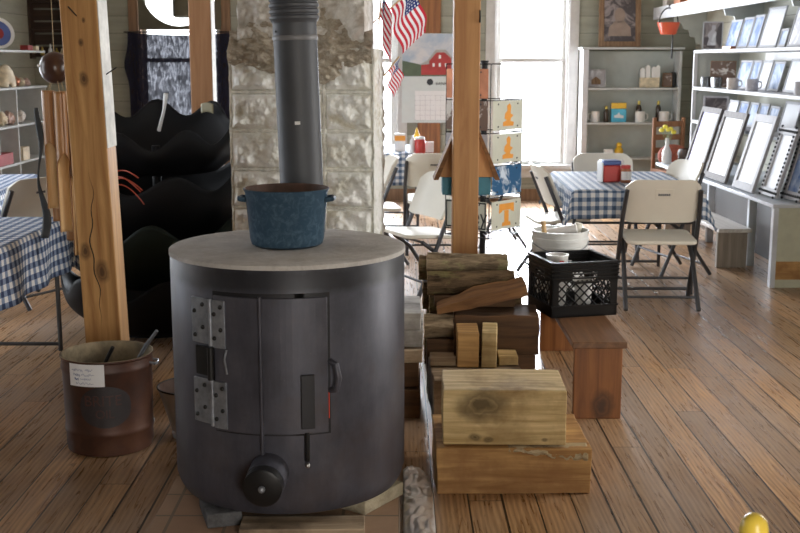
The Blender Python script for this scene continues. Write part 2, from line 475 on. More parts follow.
# ------------------------------------------------------------------ mesh builder
class MB:
    def __init__(s):
        s.bm = bmesh.new()
        s.uv = None

    def face(s, vs, mi=0):
        try:
            f = s.bm.faces.new(vs)
            f.material_index = mi
            return f
        except ValueError:
            return None

    def box(s, c, size, mi=0, rot=None):
        c = Vector(c)
        hx, hy, hz = (q / 2 for q in size)
        rm = rot if rot is not None else Matrix.Identity(3)
        v = [s.bm.verts.new(c + rm @ Vector((x * hx, y * hy, z * hz))) for z in (-1, 1) for y in (-1, 1) for x in (-1, 1)]
        for q in ((0, 2, 3, 1), (4, 5, 7, 6), (0, 1, 5, 4), (2, 6, 7, 3), (0, 4, 6, 2), (1, 3, 7, 5)):
            s.face([v[i] for i in q], mi)
        return s

    def b2(s, x0, x1, y0, y1, z0, z1, mi=0):
        return s.box(((x0 + x1) / 2, (y0 + y1) / 2, (z0 + z1) / 2), (abs(x1 - x0), abs(y1 - y0), abs(z1 - z0)), mi)

    def hexa(s, p, mi=0):
        v = [s.bm.verts.new(q) for q in p]       # bottom 4 ccw, top 4 ccw
        for q in ((3, 2, 1, 0), (4, 5, 6, 7), (0, 1, 5, 4), (1, 2, 6, 5), (2, 3, 7, 6), (3, 0, 4, 7)):
            s.face([v[i] for i in q], mi)
        return s

    def tube(s, pts, r, seg=10, mi=0, closed=False):
        pts = [Vector(p) for p in pts]
        n = len(pts)
        rings = []
        up = None
        for i, p in enumerate(pts):
            if closed:
                d = pts[(i + 1) % n] - pts[i - 1]
            else:
                d = pts[min(i + 1, n - 1)] - pts[max(i - 1, 0)]
            d.normalize()
            if up is None:
                up = Vector((0, 0, 1)) if abs(d.z) < .9 else Vector((1, 0, 0))
            a = d.cross(up)
            if a.length < 1e-4:
                a = d.cross(Vector((.3, 1, .2)))
            a.normalize()
            b = a.cross(d).normalized()
            up = b
            rr = r[i] if isinstance(r, (list, tuple)) else r
            rings.append([s.bm.verts.new(p + a * math.cos(t) * rr + b * math.sin(t) * rr) for t in (2 * PI * k / seg for k in range(seg))])
        for i in range(n if closed else n - 1):
            A, B = rings[i], rings[(i + 1) % n]
            for k in range(seg):
                s.face([A[k], A[(k + 1) % seg], B[(k + 1) % seg], B[k]], mi)
        if not closed:
            s.face(rings[0][::-1], mi)
            s.face(rings[-1], mi)
        return s

    def lathe(s, prof, seg=32, c=(0, 0, 0), mi=0, cap0=True, cap1=True, mis=None):
        c = Vector(c)
        rings = [[s.bm.verts.new(c + Vector((r * math.cos(2 * PI * k / seg), r * math.sin(2 * PI * k / seg), z))) for k in range(seg)] for r, z in prof]
        for i in range(len(rings) - 1):
            A, B = rings[i], rings[i + 1]
            for k in range(seg):
                s.face([A[k], A[(k + 1) % seg], B[(k + 1) % seg], B[k]], mis[i] if mis else mi)
        if cap0:
            s.face(rings[0][::-1], mis[0] if mis else mi)
        if cap1:
            s.face(rings[-1], mis[-1] if mis else mi)
        return s

    def prism(s, poly, d, mi=0, mi_end=None):
        """poly: list of 3-D points (planar), extruded by vector d"""
        d = Vector(d)
        a = [s.bm.verts.new(Vector(p)) for p in poly]
        b = [s.bm.verts.new(Vector(p) + d) for p in poly]
        n = len(a)
        for i in range(n):
            s.face([a[i], a[(i + 1) % n], b[(i + 1) % n], b[i]], mi)
        s.face(a[::-1], mi if mi_end is None else mi_end)
        s.face(b, mi if mi_end is None else mi_end)
        return s

    def grid(s, nu, nv, f, mi=0, uvf=None, close_u=False):
        V = [[s.bm.verts.new(f(i / nu, j / nv)) for i in range(nu if close_u else nu + 1)] for j in range(nv + 1)]
        if uvf and s.uv is None:
            s.uv = s.bm.loops.layers.uv.new('UVMap')
        for j in range(nv):
            for i in range(nu):
                i2 = (i + 1) % nu if close_u else i + 1
                fc = s.face([V[j][i], V[j][i2], V[j + 1][i2], V[j + 1][i]], mi(i / nu, j / nv) if callable(mi) else mi)
                if fc and uvf:
                    for lp, (a, b) in zip(fc.loops, ((i, j), (i + 1, j), (i + 1, j + 1), (i, j + 1))):
                        lp[s.uv].uv = uvf(a / nu, b / nv)
        return s

    def ball(s, c, r, sc=(1, 1, 1), mi=0, u=16, v=10):
        mt = Matrix.Translation(Vector(c)) @ Matrix.Diagonal((r * sc[0], r * sc[1], r * sc[2], 1))
        g = bmesh.ops.create_uvsphere(s.bm, u_segments=u, v_segments=v, radius=1, matrix=mt)
        for w in g['verts']:
            for f in w.link_faces:
                f.material_index = mi
        return s

    def text(s, txt, size, mt, mi=0, bend=None, font_extrude=.0006):
        cu = bpy.data.curves.new('lettering', 'FONT')
        cu.body = txt
        cu.size = size
        cu.align_x = 'CENTER'
        cu.align_y = 'CENTER'
        cu.extrude = font_extrude
        o = bpy.data.objects.new('lettering', cu)
        C.objects.link(o)
        dg = bpy.context.evaluated_depsgraph_get()
        me = bpy.data.meshes.new_from_object(o.evaluated_get(dg))
        vs = []
        for v in me.vertices:
            p = v.co.copy()
            if bend:
                r, ph0 = bend
                a = ph0 + p.x / r
                p = Vector(((r + p.z) * math.sin(a), -(r + p.z) * math.cos(a), p.y))
            vs.append(s.bm.verts.new(mt @ p))
        for p in me.polygons:
            s.face([vs[i] for i in p.vertices], mi)
        bpy.data.objects.remove(o)
        bpy.data.meshes.remove(me)
        bpy.data.curves.remove(cu)
        return s

    def xf(s, mt):
        bmesh.ops.transform(s.bm, matrix=mt, verts=s.bm.verts)
        return s

    def build(s, name, mats, parent=None, loc=(0, 0, 0), rot=(0, 0, 0), bevel=0, ang=38, solid=0, recalc=True, label=None):
        if recalc:
            bmesh.ops.recalc_face_normals(s.bm, faces=s.bm.faces)
        me = bpy.data.meshes.new(name)
        s.bm.to_mesh(me)
        s.bm.free()
        if not isinstance(mats, (list, tuple)):
            mats = [mats]
        for m in mats:
            me.materials.append(m)
        me.polygons.foreach_set('use_smooth', [True] * len(me.polygons))
        me.set_sharp_from_angle(angle=R(ang))
        o = bpy.data.objects.new(name, me)
        C.objects.link(o)
        o.location = loc
        o.rotation_euler = rot
        if parent:
            o.parent = parent
        if solid:
            q = o.modifiers.new('thickness', 'SOLIDIFY')
            q.thickness = solid
            q.offset = 0
        if bevel:
            q = o.modifiers.new('edges', 'BEVEL')
            q.width = bevel
            q.segments = 2
            q.limit_method = 'ANGLE'
            q.angle_limit = R(40)
        if label:
            o['label'] = label
        return o


def tag(o, label, cat, group=None):
    o['label'] = label
    o['category'] = cat
    if group:
        o['group'] = group
    return o


def thing(name, label, cat, loc=(0, 0, 0), rz=0.0, group=None):
    o = bpy.data.objects.new(name, None)
    o.empty_display_size = .05
    C.objects.link(o)
    o.location = loc
    o.rotation_euler = (0, 0, rz)
    return tag(o, label, cat, group)


def dup(root, loc, rz, label, group=None):
    r = root.copy()
    C.objects.link(r)
    r.location = loc
    r.rotation_euler = (0, 0, rz)
    r['label'] = label
    if group:
        r['group'] = group
    for ch in list(root.children):
        c = ch.copy()
        C.objects.link(c)
        c.parent = r
        for g in ch.children:
            d = g.copy()
            C.objects.link(d)
            d.parent = c
    return r


def struct(o):
    o['kind'] = 'structure'
    return o


def rotz(a):
    return Matrix.Rotation(a, 3, 'Z')


# ------------------------------------------------------------------ room shell
XL, XR, YB, YF, ZC = -4.15, 3.35, 13.2, -2.2, 3.2
b = MB().b2(XL - .2, XR + .2, YF - .2, YB + .2, -.1, 0)
struct(b.build('floor', M['floor']))
b = MB().b2(XL - .2, XR + .2, YF - .2, YB + .2, ZC, ZC + .1)
struct(b.build('ceiling', M['ceil']))


def wall_with_holes(name, axis, pos, th, a0, a1, holes, mat):
    """axis 'x': wall plane x=pos running along y; axis 'y': plane y=pos running along x"""
    b = MB()
    us = sorted({a0, a1, *[h[0] for h in holes], *[h[1] for h in holes]})
    zs = sorted({0, ZC, *[h[2] for h in holes], *[h[3] for h in holes]})
    for i in range(len(us) - 1):
        for j in range(len(zs) - 1):
            um, zm = (us[i] + us[i + 1]) / 2, (zs[j] + zs[j + 1]) / 2
            if any(h[0] < um < h[1] and h[2] < zm < h[3] for h in holes):
                continue
            if axis == 'y':
                b.b2(us[i], us[i + 1], pos, pos + th, zs[j], zs[j + 1])
            else:
                b.b2(pos, pos + th, us[i], us[i + 1], zs[j], zs[j + 1])
    bmesh.ops.remove_doubles(b.bm, verts=b.bm.verts, dist=1e-5)
    return struct(b.build(name, mat))


WZ0, WZ1 = .42, 2.78
WB = [(-2.95, -2.02), (-.88, -.03), (1.08, 1.91)]
WL = [(4.9, 5.8), (7.0, 8.1), (8.6, 9.7)]  # first one is unseen, added for sheen on the stove's left side
WR_FILL = [(4.4, 5.6)]  # unseen window, placed so its light reaches the right floor and timbers
WF_FILL = [(.7, 2.0)]  # unseen window behind the camera, added to light the timber fronts
wall_with_holes('wall_back', 'y', YB, .16, XL, XR, [(a, b_, WZ0, WZ1) for a, b_ in WB], M['wall'])
wall_with_holes('wall_left', 'x', XL - .16, .16, YF, YB, [(a, b_, WZ0, WZ1) for a, b_ in WL], M['wall_side'])
wall_with_holes('wall_right', 'x', XR, .16, YF, YB, [(a, b_, WZ0, WZ1) for a, b_ in WR_FILL], M['wall_r'])
wall_with_holes('wall_front', 'y', YF - .16, .16, XL, XR, [(a, b_, WZ0, WZ1) for a, b_ in WF_FILL], M['dark_slats'])


def window(n, cx, cy, w, rz, trim):
    """local frame: x across, inner wall face at y=0, outside at +y"""
    o = bpy.data.objects.new('window_%d' % n, None)
    C.objects.link(o)
    o.location = (cx, cy, 0)
    o.rotation_euler = (0, 0, rz)
    o['kind'] = 'structure'
    h = w / 2
    b = MB()
    for sx in (-1, 1):
        b.b2(sx * h, sx * (h + .11), -.022, 0, WZ0 - .02, WZ1 + .12)
    b.b2(-h, h, -.022, 0, WZ1, WZ1 + .12)
    b.b2(-h, -h + .02, 0, .16, WZ0, WZ1).b2(h - .02, h, 0, .16, WZ0, WZ1).b2(-h, h, 0, .16, WZ1 - .02, WZ1)
    b.build('window_frame', trim, o, bevel=.003)
    MB().b2(-h - .14, h + .14, -.07, .1, WZ0 - .045, WZ0).b2(-h - .1, h + .1, -.02, 0, WZ0 - .15, WZ0 - .045).build('window_sill', M['trim'], o, bevel=.003)
    zm = 1.6
    for k, (z0, z1, y) in enumerate(((zm - .02, WZ1 - .02, .09), (WZ0, zm + .025, .05))):
        b = MB()
        i = h - .02
        b.b2(-i, -i + .05, y, y + .035, z0, z1).b2(i - .05, i, y, y + .035, z0, z1)
        b.b2(-i + .05, i - .05, y, y + .035, z0, z0 + .045).b2(-i + .05, i - .05, y, y + .035, z1 - .045, z1)
        s_ = b.build('sash', M['trim'], o, bevel=.002)
        MB().b2(-i + .05, i - .05, y + .015, y + .019, z0 + .045, z1 - .045).build('pane', M['glass'], s_)


wn = 1
for i, (a, b_) in enumerate(WB):
    window(wn, (a + b_) / 2, YB, b_ - a, 0, M['trim_brown'] if i == 0 else M['trim'])
    wn += 1
for a, b_ in WL:
    window(wn, XL, (a + b_) / 2, b_ - a, PI / 2, M['trim'])
    wn += 1
for a, b_ in WR_FILL:
    window(wn, XR, (a + b_) / 2, b_ - a, -PI / 2, M['trim'])
    wn += 1
for a, b_ in WF_FILL:
    window(wn, (a + b_) / 2, YF, b_ - a, PI, M['trim'])
    wn += 1
struct(MB().b2(XL, XR, YB - .02, YB, 0, .14).build('baseboard_back', M['trim_brown'], bevel=.003))
struct(MB().b2(.2, .46, YB - .03, YB, .14, 2.9).build('trim_1', M['bench'], bevel=.003))       # brown board the calendar hangs on

# ------------------------------------------------------------------ posts
pl = thing('wooden_post', 'knotty orange pine post with whitewashed side, standing behind the rusty can', 'post', (-1.405, 5.385, 0))
pl.rotation_euler = (0, R(-1.55), 0)
MB().b2(-.085, .085, -.085, .085, 0, 3.2).build('shaft', M['post'], pl, bevel=.006)
MB().b2(.085, .0885, -.083, .085, 1.2, 3.2).build('whitewashed_face', M['whitewash'], pl, label='flaking white paint on one side of the post, cut off where shade begins')  # white stops partway down, so the side seems to fade into shade
MB().tube([(-.01, -.085, 1.80), (-.035, -.12, 1.84)], .0028, 6).build('nail', M['black_iron'], pl)
MB().tube([(.0885, -.02, 1.535), (.145, -.05, 1.565)], .003, 6).build('nail', M['black_iron'], pl)
b = MB()
b.grid(40, 1, lambda u, v: Vector((-.01 + .012 * math.sin(u * 9) + .006 * math.sin(u * 31) + (v - .5) * .006 * math.sin(PI * u), -.0862, .35 + u * .75)))
b.build('drying_crack', M['black_iron'], pl)
pc = thing('wooden_post', 'smooth square pine post rising behind the firewood pile', 'post', (.357, 6.275, 0))
MB().b2(-.070, .070, -.075, .075, 0, 3.2).build('shaft', M['post_c'], pc, bevel=.006)
b = MB()
b.tube([(.066, -.075, 1.86), (.066, -.09, 1.84), (.066, -.09, 1.815), (.066, -.075, 1.80)], .004, 8)
b.build('hook_or_shade_piece', M['black_iron'], pc)  # small dark piece stands in for dark shading on the post edge
p2 = thing('wooden_post', 'reddish brown post in front of the navy curtain', 'post', (-1.335, 7.875, 0))
MB().b2(-.074, .074, -.075, .075, 0, 3.2).build('shaft', M['post_d'], p2, bevel=.006)
MB().b2(.074, .0765, -.073, .075, 0, 3.2).build('whitewashed_face', M['whitewash'], p2, label='white painted side of the post')

# ------------------------------------------------------------------ chimney
ch = thing('chimney', 'pale rock-faced concrete block chimney standing behind the stove pipe', 'chimney', (-.49, 6.22, 0), R(-4))
hw, y0, yb = .374, -.27, .27
JX = (-.374, -.085, .118, .374)


def rock(x, z):
    # distance to the nearest joint decides how far the face bulges
    dz = abs(((z - .04) / .2) % 1.0 - .5)
    ez = (.5 - dz) * .2
    ex = min(abs(x - j) for j in JX)
    e = min(ez, ex)
    k = min(1, max(0, (e - .012) / .026))
    nz = noise.fractal(Vector((x * 12, z * 12, 3.1)), 1.0, 2.0, 6)
    nz2 = noise.noise(Vector((x * 5, z * 7, 9.2)))
    d = .032 * k * (.65 + 1.0 * nz + .45 * nz2)
    if e < .0055:
        d += .005 + .002 * noise.noise(Vector((x * 40, z * 40, 0)))      # raised mortar bead
    elif e < .012:
        d -= .006
    return k, d


b = MB()
b.grid(170, 370, lambda u, v: (lambda x, z: Vector((x + .006 * noise.noise(Vector((z * 18, 1, x))) * (1 if abs(x) > .35 else 0), y0 - rock(x, z)[1], z)))(-hw + u * 2 * hw, v * 1.66),
       mi=lambda u, v: 1 if rock(-hw + (u + .003) * 2 * hw, (v + .0013) * 1.66)[0] < .03 else 0)
for sx in (-1, 1):
    b.grid(30, 164, lambda u, v: (lambda y, z: Vector((sx * (hw + .022 * abs(noise.fractal(Vector((y * 14, z * 14, 8 + sx)), 1, 2, 4)) * min(1, u * 8)), y, z)))(y0 + u * (yb - y0), v * 1.66))
b.b2(-hw + .002, hw - .002, yb - .05, yb, 0, 1.65).b2(-hw + .002, hw - .002, y0 + .02, yb, 1.6, 1.652)
b.build('block_shaft', [M['block'], M['joint']], ch, ang=60)
uw = .325


def brick(x, z):
    row = math.floor(z / .105)
    ez = (.5 - abs((z / .105) % 1 - .5)) * .105
    ex = (.5 - abs((x / .23 + .5 * (row % 2)) % 1 - .5)) * .23
    k = min(1, max(0, (min(ez, ex) - .006) / .02))
    return .034 * k * (.7 + .6 * noise.noise(Vector((row * 3.1, x * 4, 1)))) + .020 * noise.fractal(Vector((x * 16, z * 16, 5)), 1, 2, 5)


b = MB()
b.grid(110, 240, lambda u, v: Vector((-uw + u * 2 * uw, y0 + .03 - brick(-uw + u * 2 * uw, 1.6 + v * 1.6), 1.6 + v * 1.6)))
for sx in (-1, 1):
    b.grid(12, 50, lambda u, v: Vector((sx * (uw + .02 * abs(noise.noise(Vector((u * 9, v * 40, sx)))) * min(1, u * 6)), y0 + .03 + u * (yb - y0 - .05), 1.6 + v * 1.6)))
b.b2(-uw + .01, uw - .01, yb - .06, yb - .02, 1.6, 3.2)
b.build('upper_shaft', M['upper'], ch, ang=60)


def collar(u, v):
    x = -hw + .004 + u * (2 * hw - .008)
    low = 1.585 - .10 * math.exp(-((x - .12) / .12) ** 2) - .05 * math.exp(-((x + .12) / .12) ** 2) + .02 * noise.noise(Vector((x * 22, 0, 1)))
    hi = 1.745 + .05 * noise.noise(Vector((x * 9, 4, 1))) + .12 * math.exp(-((x - .10) / .10) ** 2) + .08 * math.exp(-((x + .2) / .08) ** 2)
    z = low + v * (hi - low)
    bulge = .052 * math.sin(PI * min(1, v * 1.25 + .08)) + .034 * noise.fractal(Vector((x * 16 + z * 9, z * 30, 2)), 1, 2, 6)
    return Vector((x, y0 - .01 - bulge * (1 - .5 * v) + .035 * v, z))


b = MB()
b.grid(150, 70, collar)
b.build('mortar_collar', M['collar'], ch, ang=70)

# ------------------------------------------------------------------ hearth and stove
SX, SY, SR = -.401, 4.05, .417
tag(MB().b2(-.86, .0, 3.2, 4.62, 0, .028).build('tile_hearth', M['tile'], bevel=.004), 'terracotta tile hearth pad on the floor under the stove', 'hearth')
fo = MB()
fo.grid(16, 90, lambda u, v: Vector((.012 + u * .11 * (1 - .35 * max(0, v - .85) / .15), 3.3 + v * 1.0,
                                     .012 + .016 * abs(noise.fractal(Vector((u * 3, v * 15, 2)), 1, 2, 2)) + .012 * math.sin(u * PI))))
tag(fo.build('foil_sheet', M['foil'], solid=.002, ang=70), 'crumpled silver foil strip on the floor beside the stove', 'foil')
for nm, lab, x, y, m, rz, sz in (
        ('brick', 'sooty dark brick under the left front of the stove', -.63, 3.80, 'brick_d', .3, (.12, .21, .05)),
        ('brick', 'yellowish brick under the right front of the stove', -.10, 3.93, 'brick', -.6, (.11, .24, .05)),
        ('brick', 'fire brick under the right rear of the stove', -.2, 4.3, 'brick', .5, (.11, .22, .05)),
        ('brick', 'fire brick under the left rear of the stove', -.64, 4.3, 'brick', -.5, (.11, .22, .05))):
    tag(MB().box((0, 0, sz[2] / 2), sz).build(nm, M[m], loc=(x, y, .028), rot=(0, 0, rz), bevel=.004), lab, 'brick', None)
tag(MB().box((0, 0, .015), (.42, .12, .03)).build('wooden_plank', M['timber_g'], loc=(-.33, 3.67, .028), rot=(0, 0, .02), bevel=.003),
    'flat yellowish plank lying on the hearth tiles in front of the stove', 'plank')

sv = thing('wood_stove', 'big dark steel drum wood stove with hinged front door', 'stove', (SX, SY, .080), math.atan2(-SX, SY) * 1.0)
sv.scale = (1, 1, 1.022)
# local frame: -y faces the camera
b = MB()
b.lathe([(.30, 0), (.368, .003), (.394, .012), (.407, .034), (SR, .065), (SR, .832), (SR - .004, .838), (SR - .02, .838)], 96, cap1=True)
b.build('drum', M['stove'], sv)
MB().lathe([(SR - .006, .834), (SR + .003, .834), (SR + .003, .848), (SR - .004, .852), (.2, .853)], 96).build('top_plate', M['stove_top'], sv, label='ashy grey top plate')


def curved(b, ph0, ph1, z0, z1, r0, r1, n=14, mi=0):
    for k in range(n):
        a, c = ph0 + (ph1 - ph0) * k / n, ph0 + (ph1 - ph0) * (k + 1) / n
        P = lambda r, t, z: (r * math.sin(t), -r * math.cos(t), z)
        b.hexa([P(r1, a, z0), P(r1, c, z0), P(r0, c, z0), P(r0, a, z0), P(r1, a, z1), P(r1, c, z1), P(r0, c, z1), P(r0, a, z1)], mi)
    bmesh.ops.remove_doubles(b.bm, verts=b.bm.verts, dist=1e-5)
    return b


D0, D1, Z0, Z1 = R(-36), R(17), .295, .745
curved(MB(), D0 - R(.8), D1 + R(1.4), Z0 - .006, Z1 + .014, SR - .01, SR + .0015, 20).build('door_gap', M['stove_dark'], sv)
dr = curved(MB(), D0, D1, Z0, Z1, SR - .004, SR + .008, 20).build('door', M['stove'], sv, bevel=.002)
b = MB()
P = lambda r, t, z: Vector((r * math.sin(t), -r * math.cos(t), z))
b.tube([P(SR + .006, R(-13), .20), P(SR + .009, R(-13), .29), P(SR + .009, R(-13), .75)], .007, 10)
b.build('door_rib', M['stove'], dr)
b = MB()
curved(b, R(4.5), R(10.5), .315, .495, SR + .012, SR + .020, 4)
b.build('handle', M['stove_dark'], dr, bevel=.002)
b = MB()
b.tube([P(SR + .002, R(18.5), .53), P(SR + .03, R(19.5), .525), P(SR + .036, R(20.5), .48), P(SR + .03, R(19.5), .44), P(SR + .002, R(18.5), .435)], .011, 10)
b.build('door_catch', M['stove'], sv)
curved(MB(), D1 + R(.5), D1 + R(.75), .34, .44, SR - .004, SR + .003, 1).build('ember_slit', M['ember'], sv, label='thin red glow at the edge of the door')
for zc in (.655, .385):
    h = curved(MB(), R(-50), R(-38.8), zc - .075, zc + .075, SR, SR + .008, 4)
    curved(h, R(-36.2), R(-29.5), zc - .082, zc + .075, SR + .006, SR + .014, 4)
    h.tube([P(SR + .012, R(-37.3), zc - .078), P(SR + .012, R(-37.3), zc + .078)], .008, 10)
    ho = h.build('hinge', M['hinge'], sv, bevel=.001, label='galvanised hinge')
    for t in (-47.5, -42.2, -34.8, -31.4):
        for dz in ((-.05, .03) if t in (-47.5, -34.8) else (-.02, .055)):
            MB().ball(P(SR + (.016 if t > -37 else .010), R(t), zc + dz), .0075, u=8, v=6).build('rivet', M['black_iron'], ho)
h = curved(MB(), R(-47), R(-38), .475, .57, SR + .004, SR + .012, 4)
h.tube([P(SR + .018, R(-37), .465), P(SR + .018, R(-37), .575)], .012, 10)
h.build('latch_plate', M['black_iron'], sv, label='black latch plate between the hinges')
MB().tube([P(SR + .012, R(-29), .49), P(SR + .02, R(-29.5), .54), P(SR + .012, R(-29), .57)], .004, 8).build('latch_pin', M['hinge'], sv)
# air inlet
d = P(1, R(-10.5), 0)
ax = Vector((d.x, d.y, -.10)).normalized()
b = MB()
p0 = P(SR - .03, R(-10.5), .168)
b.tube([p0, p0 + ax * .11], .066, 32)
b.build('air_inlet', M['stove'], sv)
b = MB()
p1 = p0 + ax * .112
b.tube([p1, p1 + ax * .035, p1 + ax * .04], [.064, .064, .056], 32)
cp = b.build('inlet_cap', M['black_iron'], sv, label='round black cap on the air inlet')
MB().ball(p1 + ax * .042, .012, u=12, v=8).build('cap_bolt', M['hinge'], cp)
b = MB()
b.tube([P(SR + .004, R(7), .30), P(SR + .01, R(7), .22), P(SR + .006, R(7), .205)], .009, 8)
b.build('door_stop', M['black_iron'], sv)
MB().ball(P(SR + .012, R(7), .19), .009, u=10, v=8).build('bolt', M['bolt'], sv)

# flue pipe
fl = thing('stove_pipe', 'tall grey steel stove pipe with ribbed elbow at its top', 'stove pipe', (-.369, 4.35, .952))
fl.rotation_euler = (0, R(-1.7), 0)
MB().lathe([(.082, 0), (.082, .80)], 48).build('pipe', M['flue'], fl)
MB().lathe([(.0825, .722), (.085, .726), (.085, .736), (.0825, .74)], 48, cap0=False, cap1=False).build('pipe_band', M['flue_band'], fl)
pr = [(.083, .785)]
for k in range(9):
    z = .795 + k * .022
    pr += [(.087, z), (.0925, z + .006), (.0925, z + .014), (.087, z + .02)]
pr += [(.087, 1.6), (.087, 2.24)]
MB().lathe(pr, 48).build('ribbed_elbow', M['flue'], fl)
MB().ball((-.066, -.050, .755), .004, u=8, v=6).build('screw', M['black_iron'], fl)
MB().box((.002, -.083, .42), (.02, .003, .012)).build('white_mark', M['white'], fl, label='small white mark on the pipe')

# pot on the stove
pt = thing('enamel_pot', 'blue speckled enamel pot standing on top of the stove', 'pot', (-.402, 4.035, .953), 0)
MB().lathe([(.112, 0), (.126, .008), (.132, .03), (.146, .19), (.151, .198), (.152, .203), (.148, .205), (.143, .198), (.128, .03), (.115, .012), (.02, .011)],
           64, mis=[0, 0, 0, 0, 0, 0, 1, 1, 1, 1, 1]).build('body', [M['enamel'], M['pot_in']], pt)
for sx in (-1, 1):
    b = MB()
    b.tube([(sx * .14, -.035, .165), (sx * .163, -.03, .168), (sx * .167, 0, .168), (sx * .163, .03, .168), (sx * .14, .035, .165)], .009, 8)
    b.build('handle', M['enamel'], pt)

# ------------------------------------------------------------------ rusty can
cn = thing('metal_can', 'rusty brown metal can with a white handwritten note on its rim', 'can', (-1.225, 4.645, 0))
MB().lathe([(.165, .0), (.174, .004), (.178, .03), (.178, .075), (.182, .085), (.184, .095), (.182, .105), (.180, .115), (.184, .34), (.189, .35), (.189, .362), (.186, .37),
            (.186, .392), (.191, .398), (.191, .404), (.186, .405), (.181, .395), (.176, .1), (.17, .02), (.05, .018)], 64,
           mis=[0] * 14 + [1] * 6).build('body', [M['rust'], M['rust_in']], cn)
nt = MB()
rc = .193


def cyl(r, ph, z):
    return Vector((r * math.sin(ph), -r * math.cos(ph), z))


fac = math.atan2(1.215, 4.645)
curved(nt, R(-50) + fac, R(-4) + fac, 0, .092, .1925, .1935, 10)
nt.xf(Matrix.Translation((0, 0, .305)))
no = nt.build('note', M['paper'], cn, label='white paper note with blue handwriting')
b = MB()
random.seed(3)
for r_, (a0, a1) in enumerate(((-46, -30), (-27, -18), (-44, -34), (-32, -16), (-42, -36), (-34, -20), (-40, -17))):
    z = (.372, .372, .352, .353, .335, .337, .318)[r_]
    pts = []
    n = 26
    for k in range(n):
        pts.append(cyl(.1942, R(a0 + (a1 - a0) * k / (n - 1)) + fac, z + random.uniform(-.006, .007)))
    b.tube(pts, .0006, 4)
b.build('handwriting', M['ink'], no)
b = MB()
b.grid(40, 12, lambda u, v: cyl(.1838, R(-38 + 66 * u) + fac, .215 + (.075 * math.sqrt(max(0, 1 - (2 * u - 1) ** 2)) + .012) * (2 * v - 1)))
b.build('faded_emblem', M['faded_blue'], cn)
b = MB()
b.text('BRITE', .062, Matrix.Translation((0, 0, .24)), bend=(.1845, R(-8) + fac))
b.text('OIL', .05, Matrix.Translation((0, 0, .185)), bend=(.1845, R(-6) + fac))
b.build('faded_lettering', M['faded_red'], cn)
b = MB()
b.tube([(.182, -.03, .365), (.205, -.03, .36), (.21, 0, .355), (.205, .03, .36), (.182, .03, .365)], .006, 8)
b.build('ear', M['hinge'], cn)
b = MB().tube([(-.10, -.06, .03), (-.03, -.09, .30), (.02, -.11, .405), (.05, -.13, .455)], .008, 8).build('fire_poker', M['black_iron'], None, loc=(-1.215, 4.645, 0))
tag(b, 'short black poker leaning in the rusty can', 'poker')
b = MB().tube([(-.08, .05, .03), (.10, -.02, .34), (.155, -.04, .43), (.21, -.06, .50)], [.008, .008, .009, .007], 8).build('fire_poker', M['hinge'], None, loc=(-1.215, 4.675, 0))
tag(b, 'longer grey steel rod sticking out of the rusty can over its rim', 'poker')

# enamel pail behind the stove
pa = thing('enamel_pail', 'chipped white enamel pail tucked behind the stove', 'pail', (-.90, 4.765, 0))
MB().lathe([(.085, 0), (.088, .02), (.082, .03), (.088, .034), (.14, .215), (.145, .222), (.141, .224), (.133, .215), (.082, .045), (.02, .044)], 48,
           mis=[0] * 6 + [1] * 4).build('body', [M['pail'], M['pot_in']], pa)
b = MB().tube([(.143 * math.cos(t), .143 * math.sin(t), .222) for t in [2 * PI * k / 40 for k in range(40)]], .004, 6, closed=True).build('rolled_rim', M['black_iron'], pa, label='dark rolled rim')

# ------------------------------------------------------------------ firewood
def timber(name, lab, x0, x1, y0, y1, z0, z1, mat, rz=0.0, jit=.006, cat='timber'):
    cx, cy = (x0 + x1) / 2, (y0 + y1) / 2
    hx, hy = (x1 - x0) / 2, (y1 - y0) / 2
    h = z1 - z0
    b = MB()
    nu, nj = 14, 6
    # subdivided box so that saw marks and wane can move its faces
    b.box((0, 0, h / 2), (2 * hx, 2 * hy, h))
    bmesh.ops.subdivide_edges(b.bm, edges=b.bm.edges, cuts=5, use_grid_fill=True)
    sd = (x0 * 13 + y0 * 7) % 10
    for v in b.bm.verts:
        n = noise.noise_vector(Vector((v.co.x * 7, v.co.y * 9, v.co.z * 9 + sd)))
        v.co += n * jit
        if v.co.z < jit * 2:
            v.co.z = max(0, v.co.z)
    return tag(b.build(name, mat, loc=(cx, cy, z0), rot=(0, 0, rz), bevel=.004, ang=30), lab, cat)


def log(name, lab, x0, x1, y, z, r, mats, tilt=0.0, yaw=0.0, flat=1.0):
    b = MB()
    n, seg = 44, 30
    L = x1 - x0
    sd = random.random() * 20

    def f(u, v):
        t = 2 * PI * u
        rr = r * (1 + .13 * noise.fractal(Vector((math.cos(t) * 1.6, math.sin(t) * 1.6, v * L * 5 + sd)), 1, 2, 4) + .09 * noise.noise(Vector((math.cos(t) * 5, math.sin(t) * 5, v * L * 22 + sd))))
        return Vector(((v - .5) * L + .006 * noise.noise(Vector((math.cos(t) * 3, math.sin(t) * 3, sd))) , math.cos(t) * rr, math.sin(t) * rr * flat))
    b.grid(seg, n, f, close_u=True)
    b.bm.verts.ensure_lookup_table()
    vs = list(b.bm.verts)
    b.face(vs[:seg][::-1], 1)
    b.face(vs[-seg:], 1)
    o = b.build(name, mats, loc=((x0 + x1) / 2, y, z), rot=(0, -tilt, yaw), ang=60)
    return tag(o, lab, 'log')


bk = [M['bark'], M['logend']]
bd = [M['bark_d'], M['logend']]
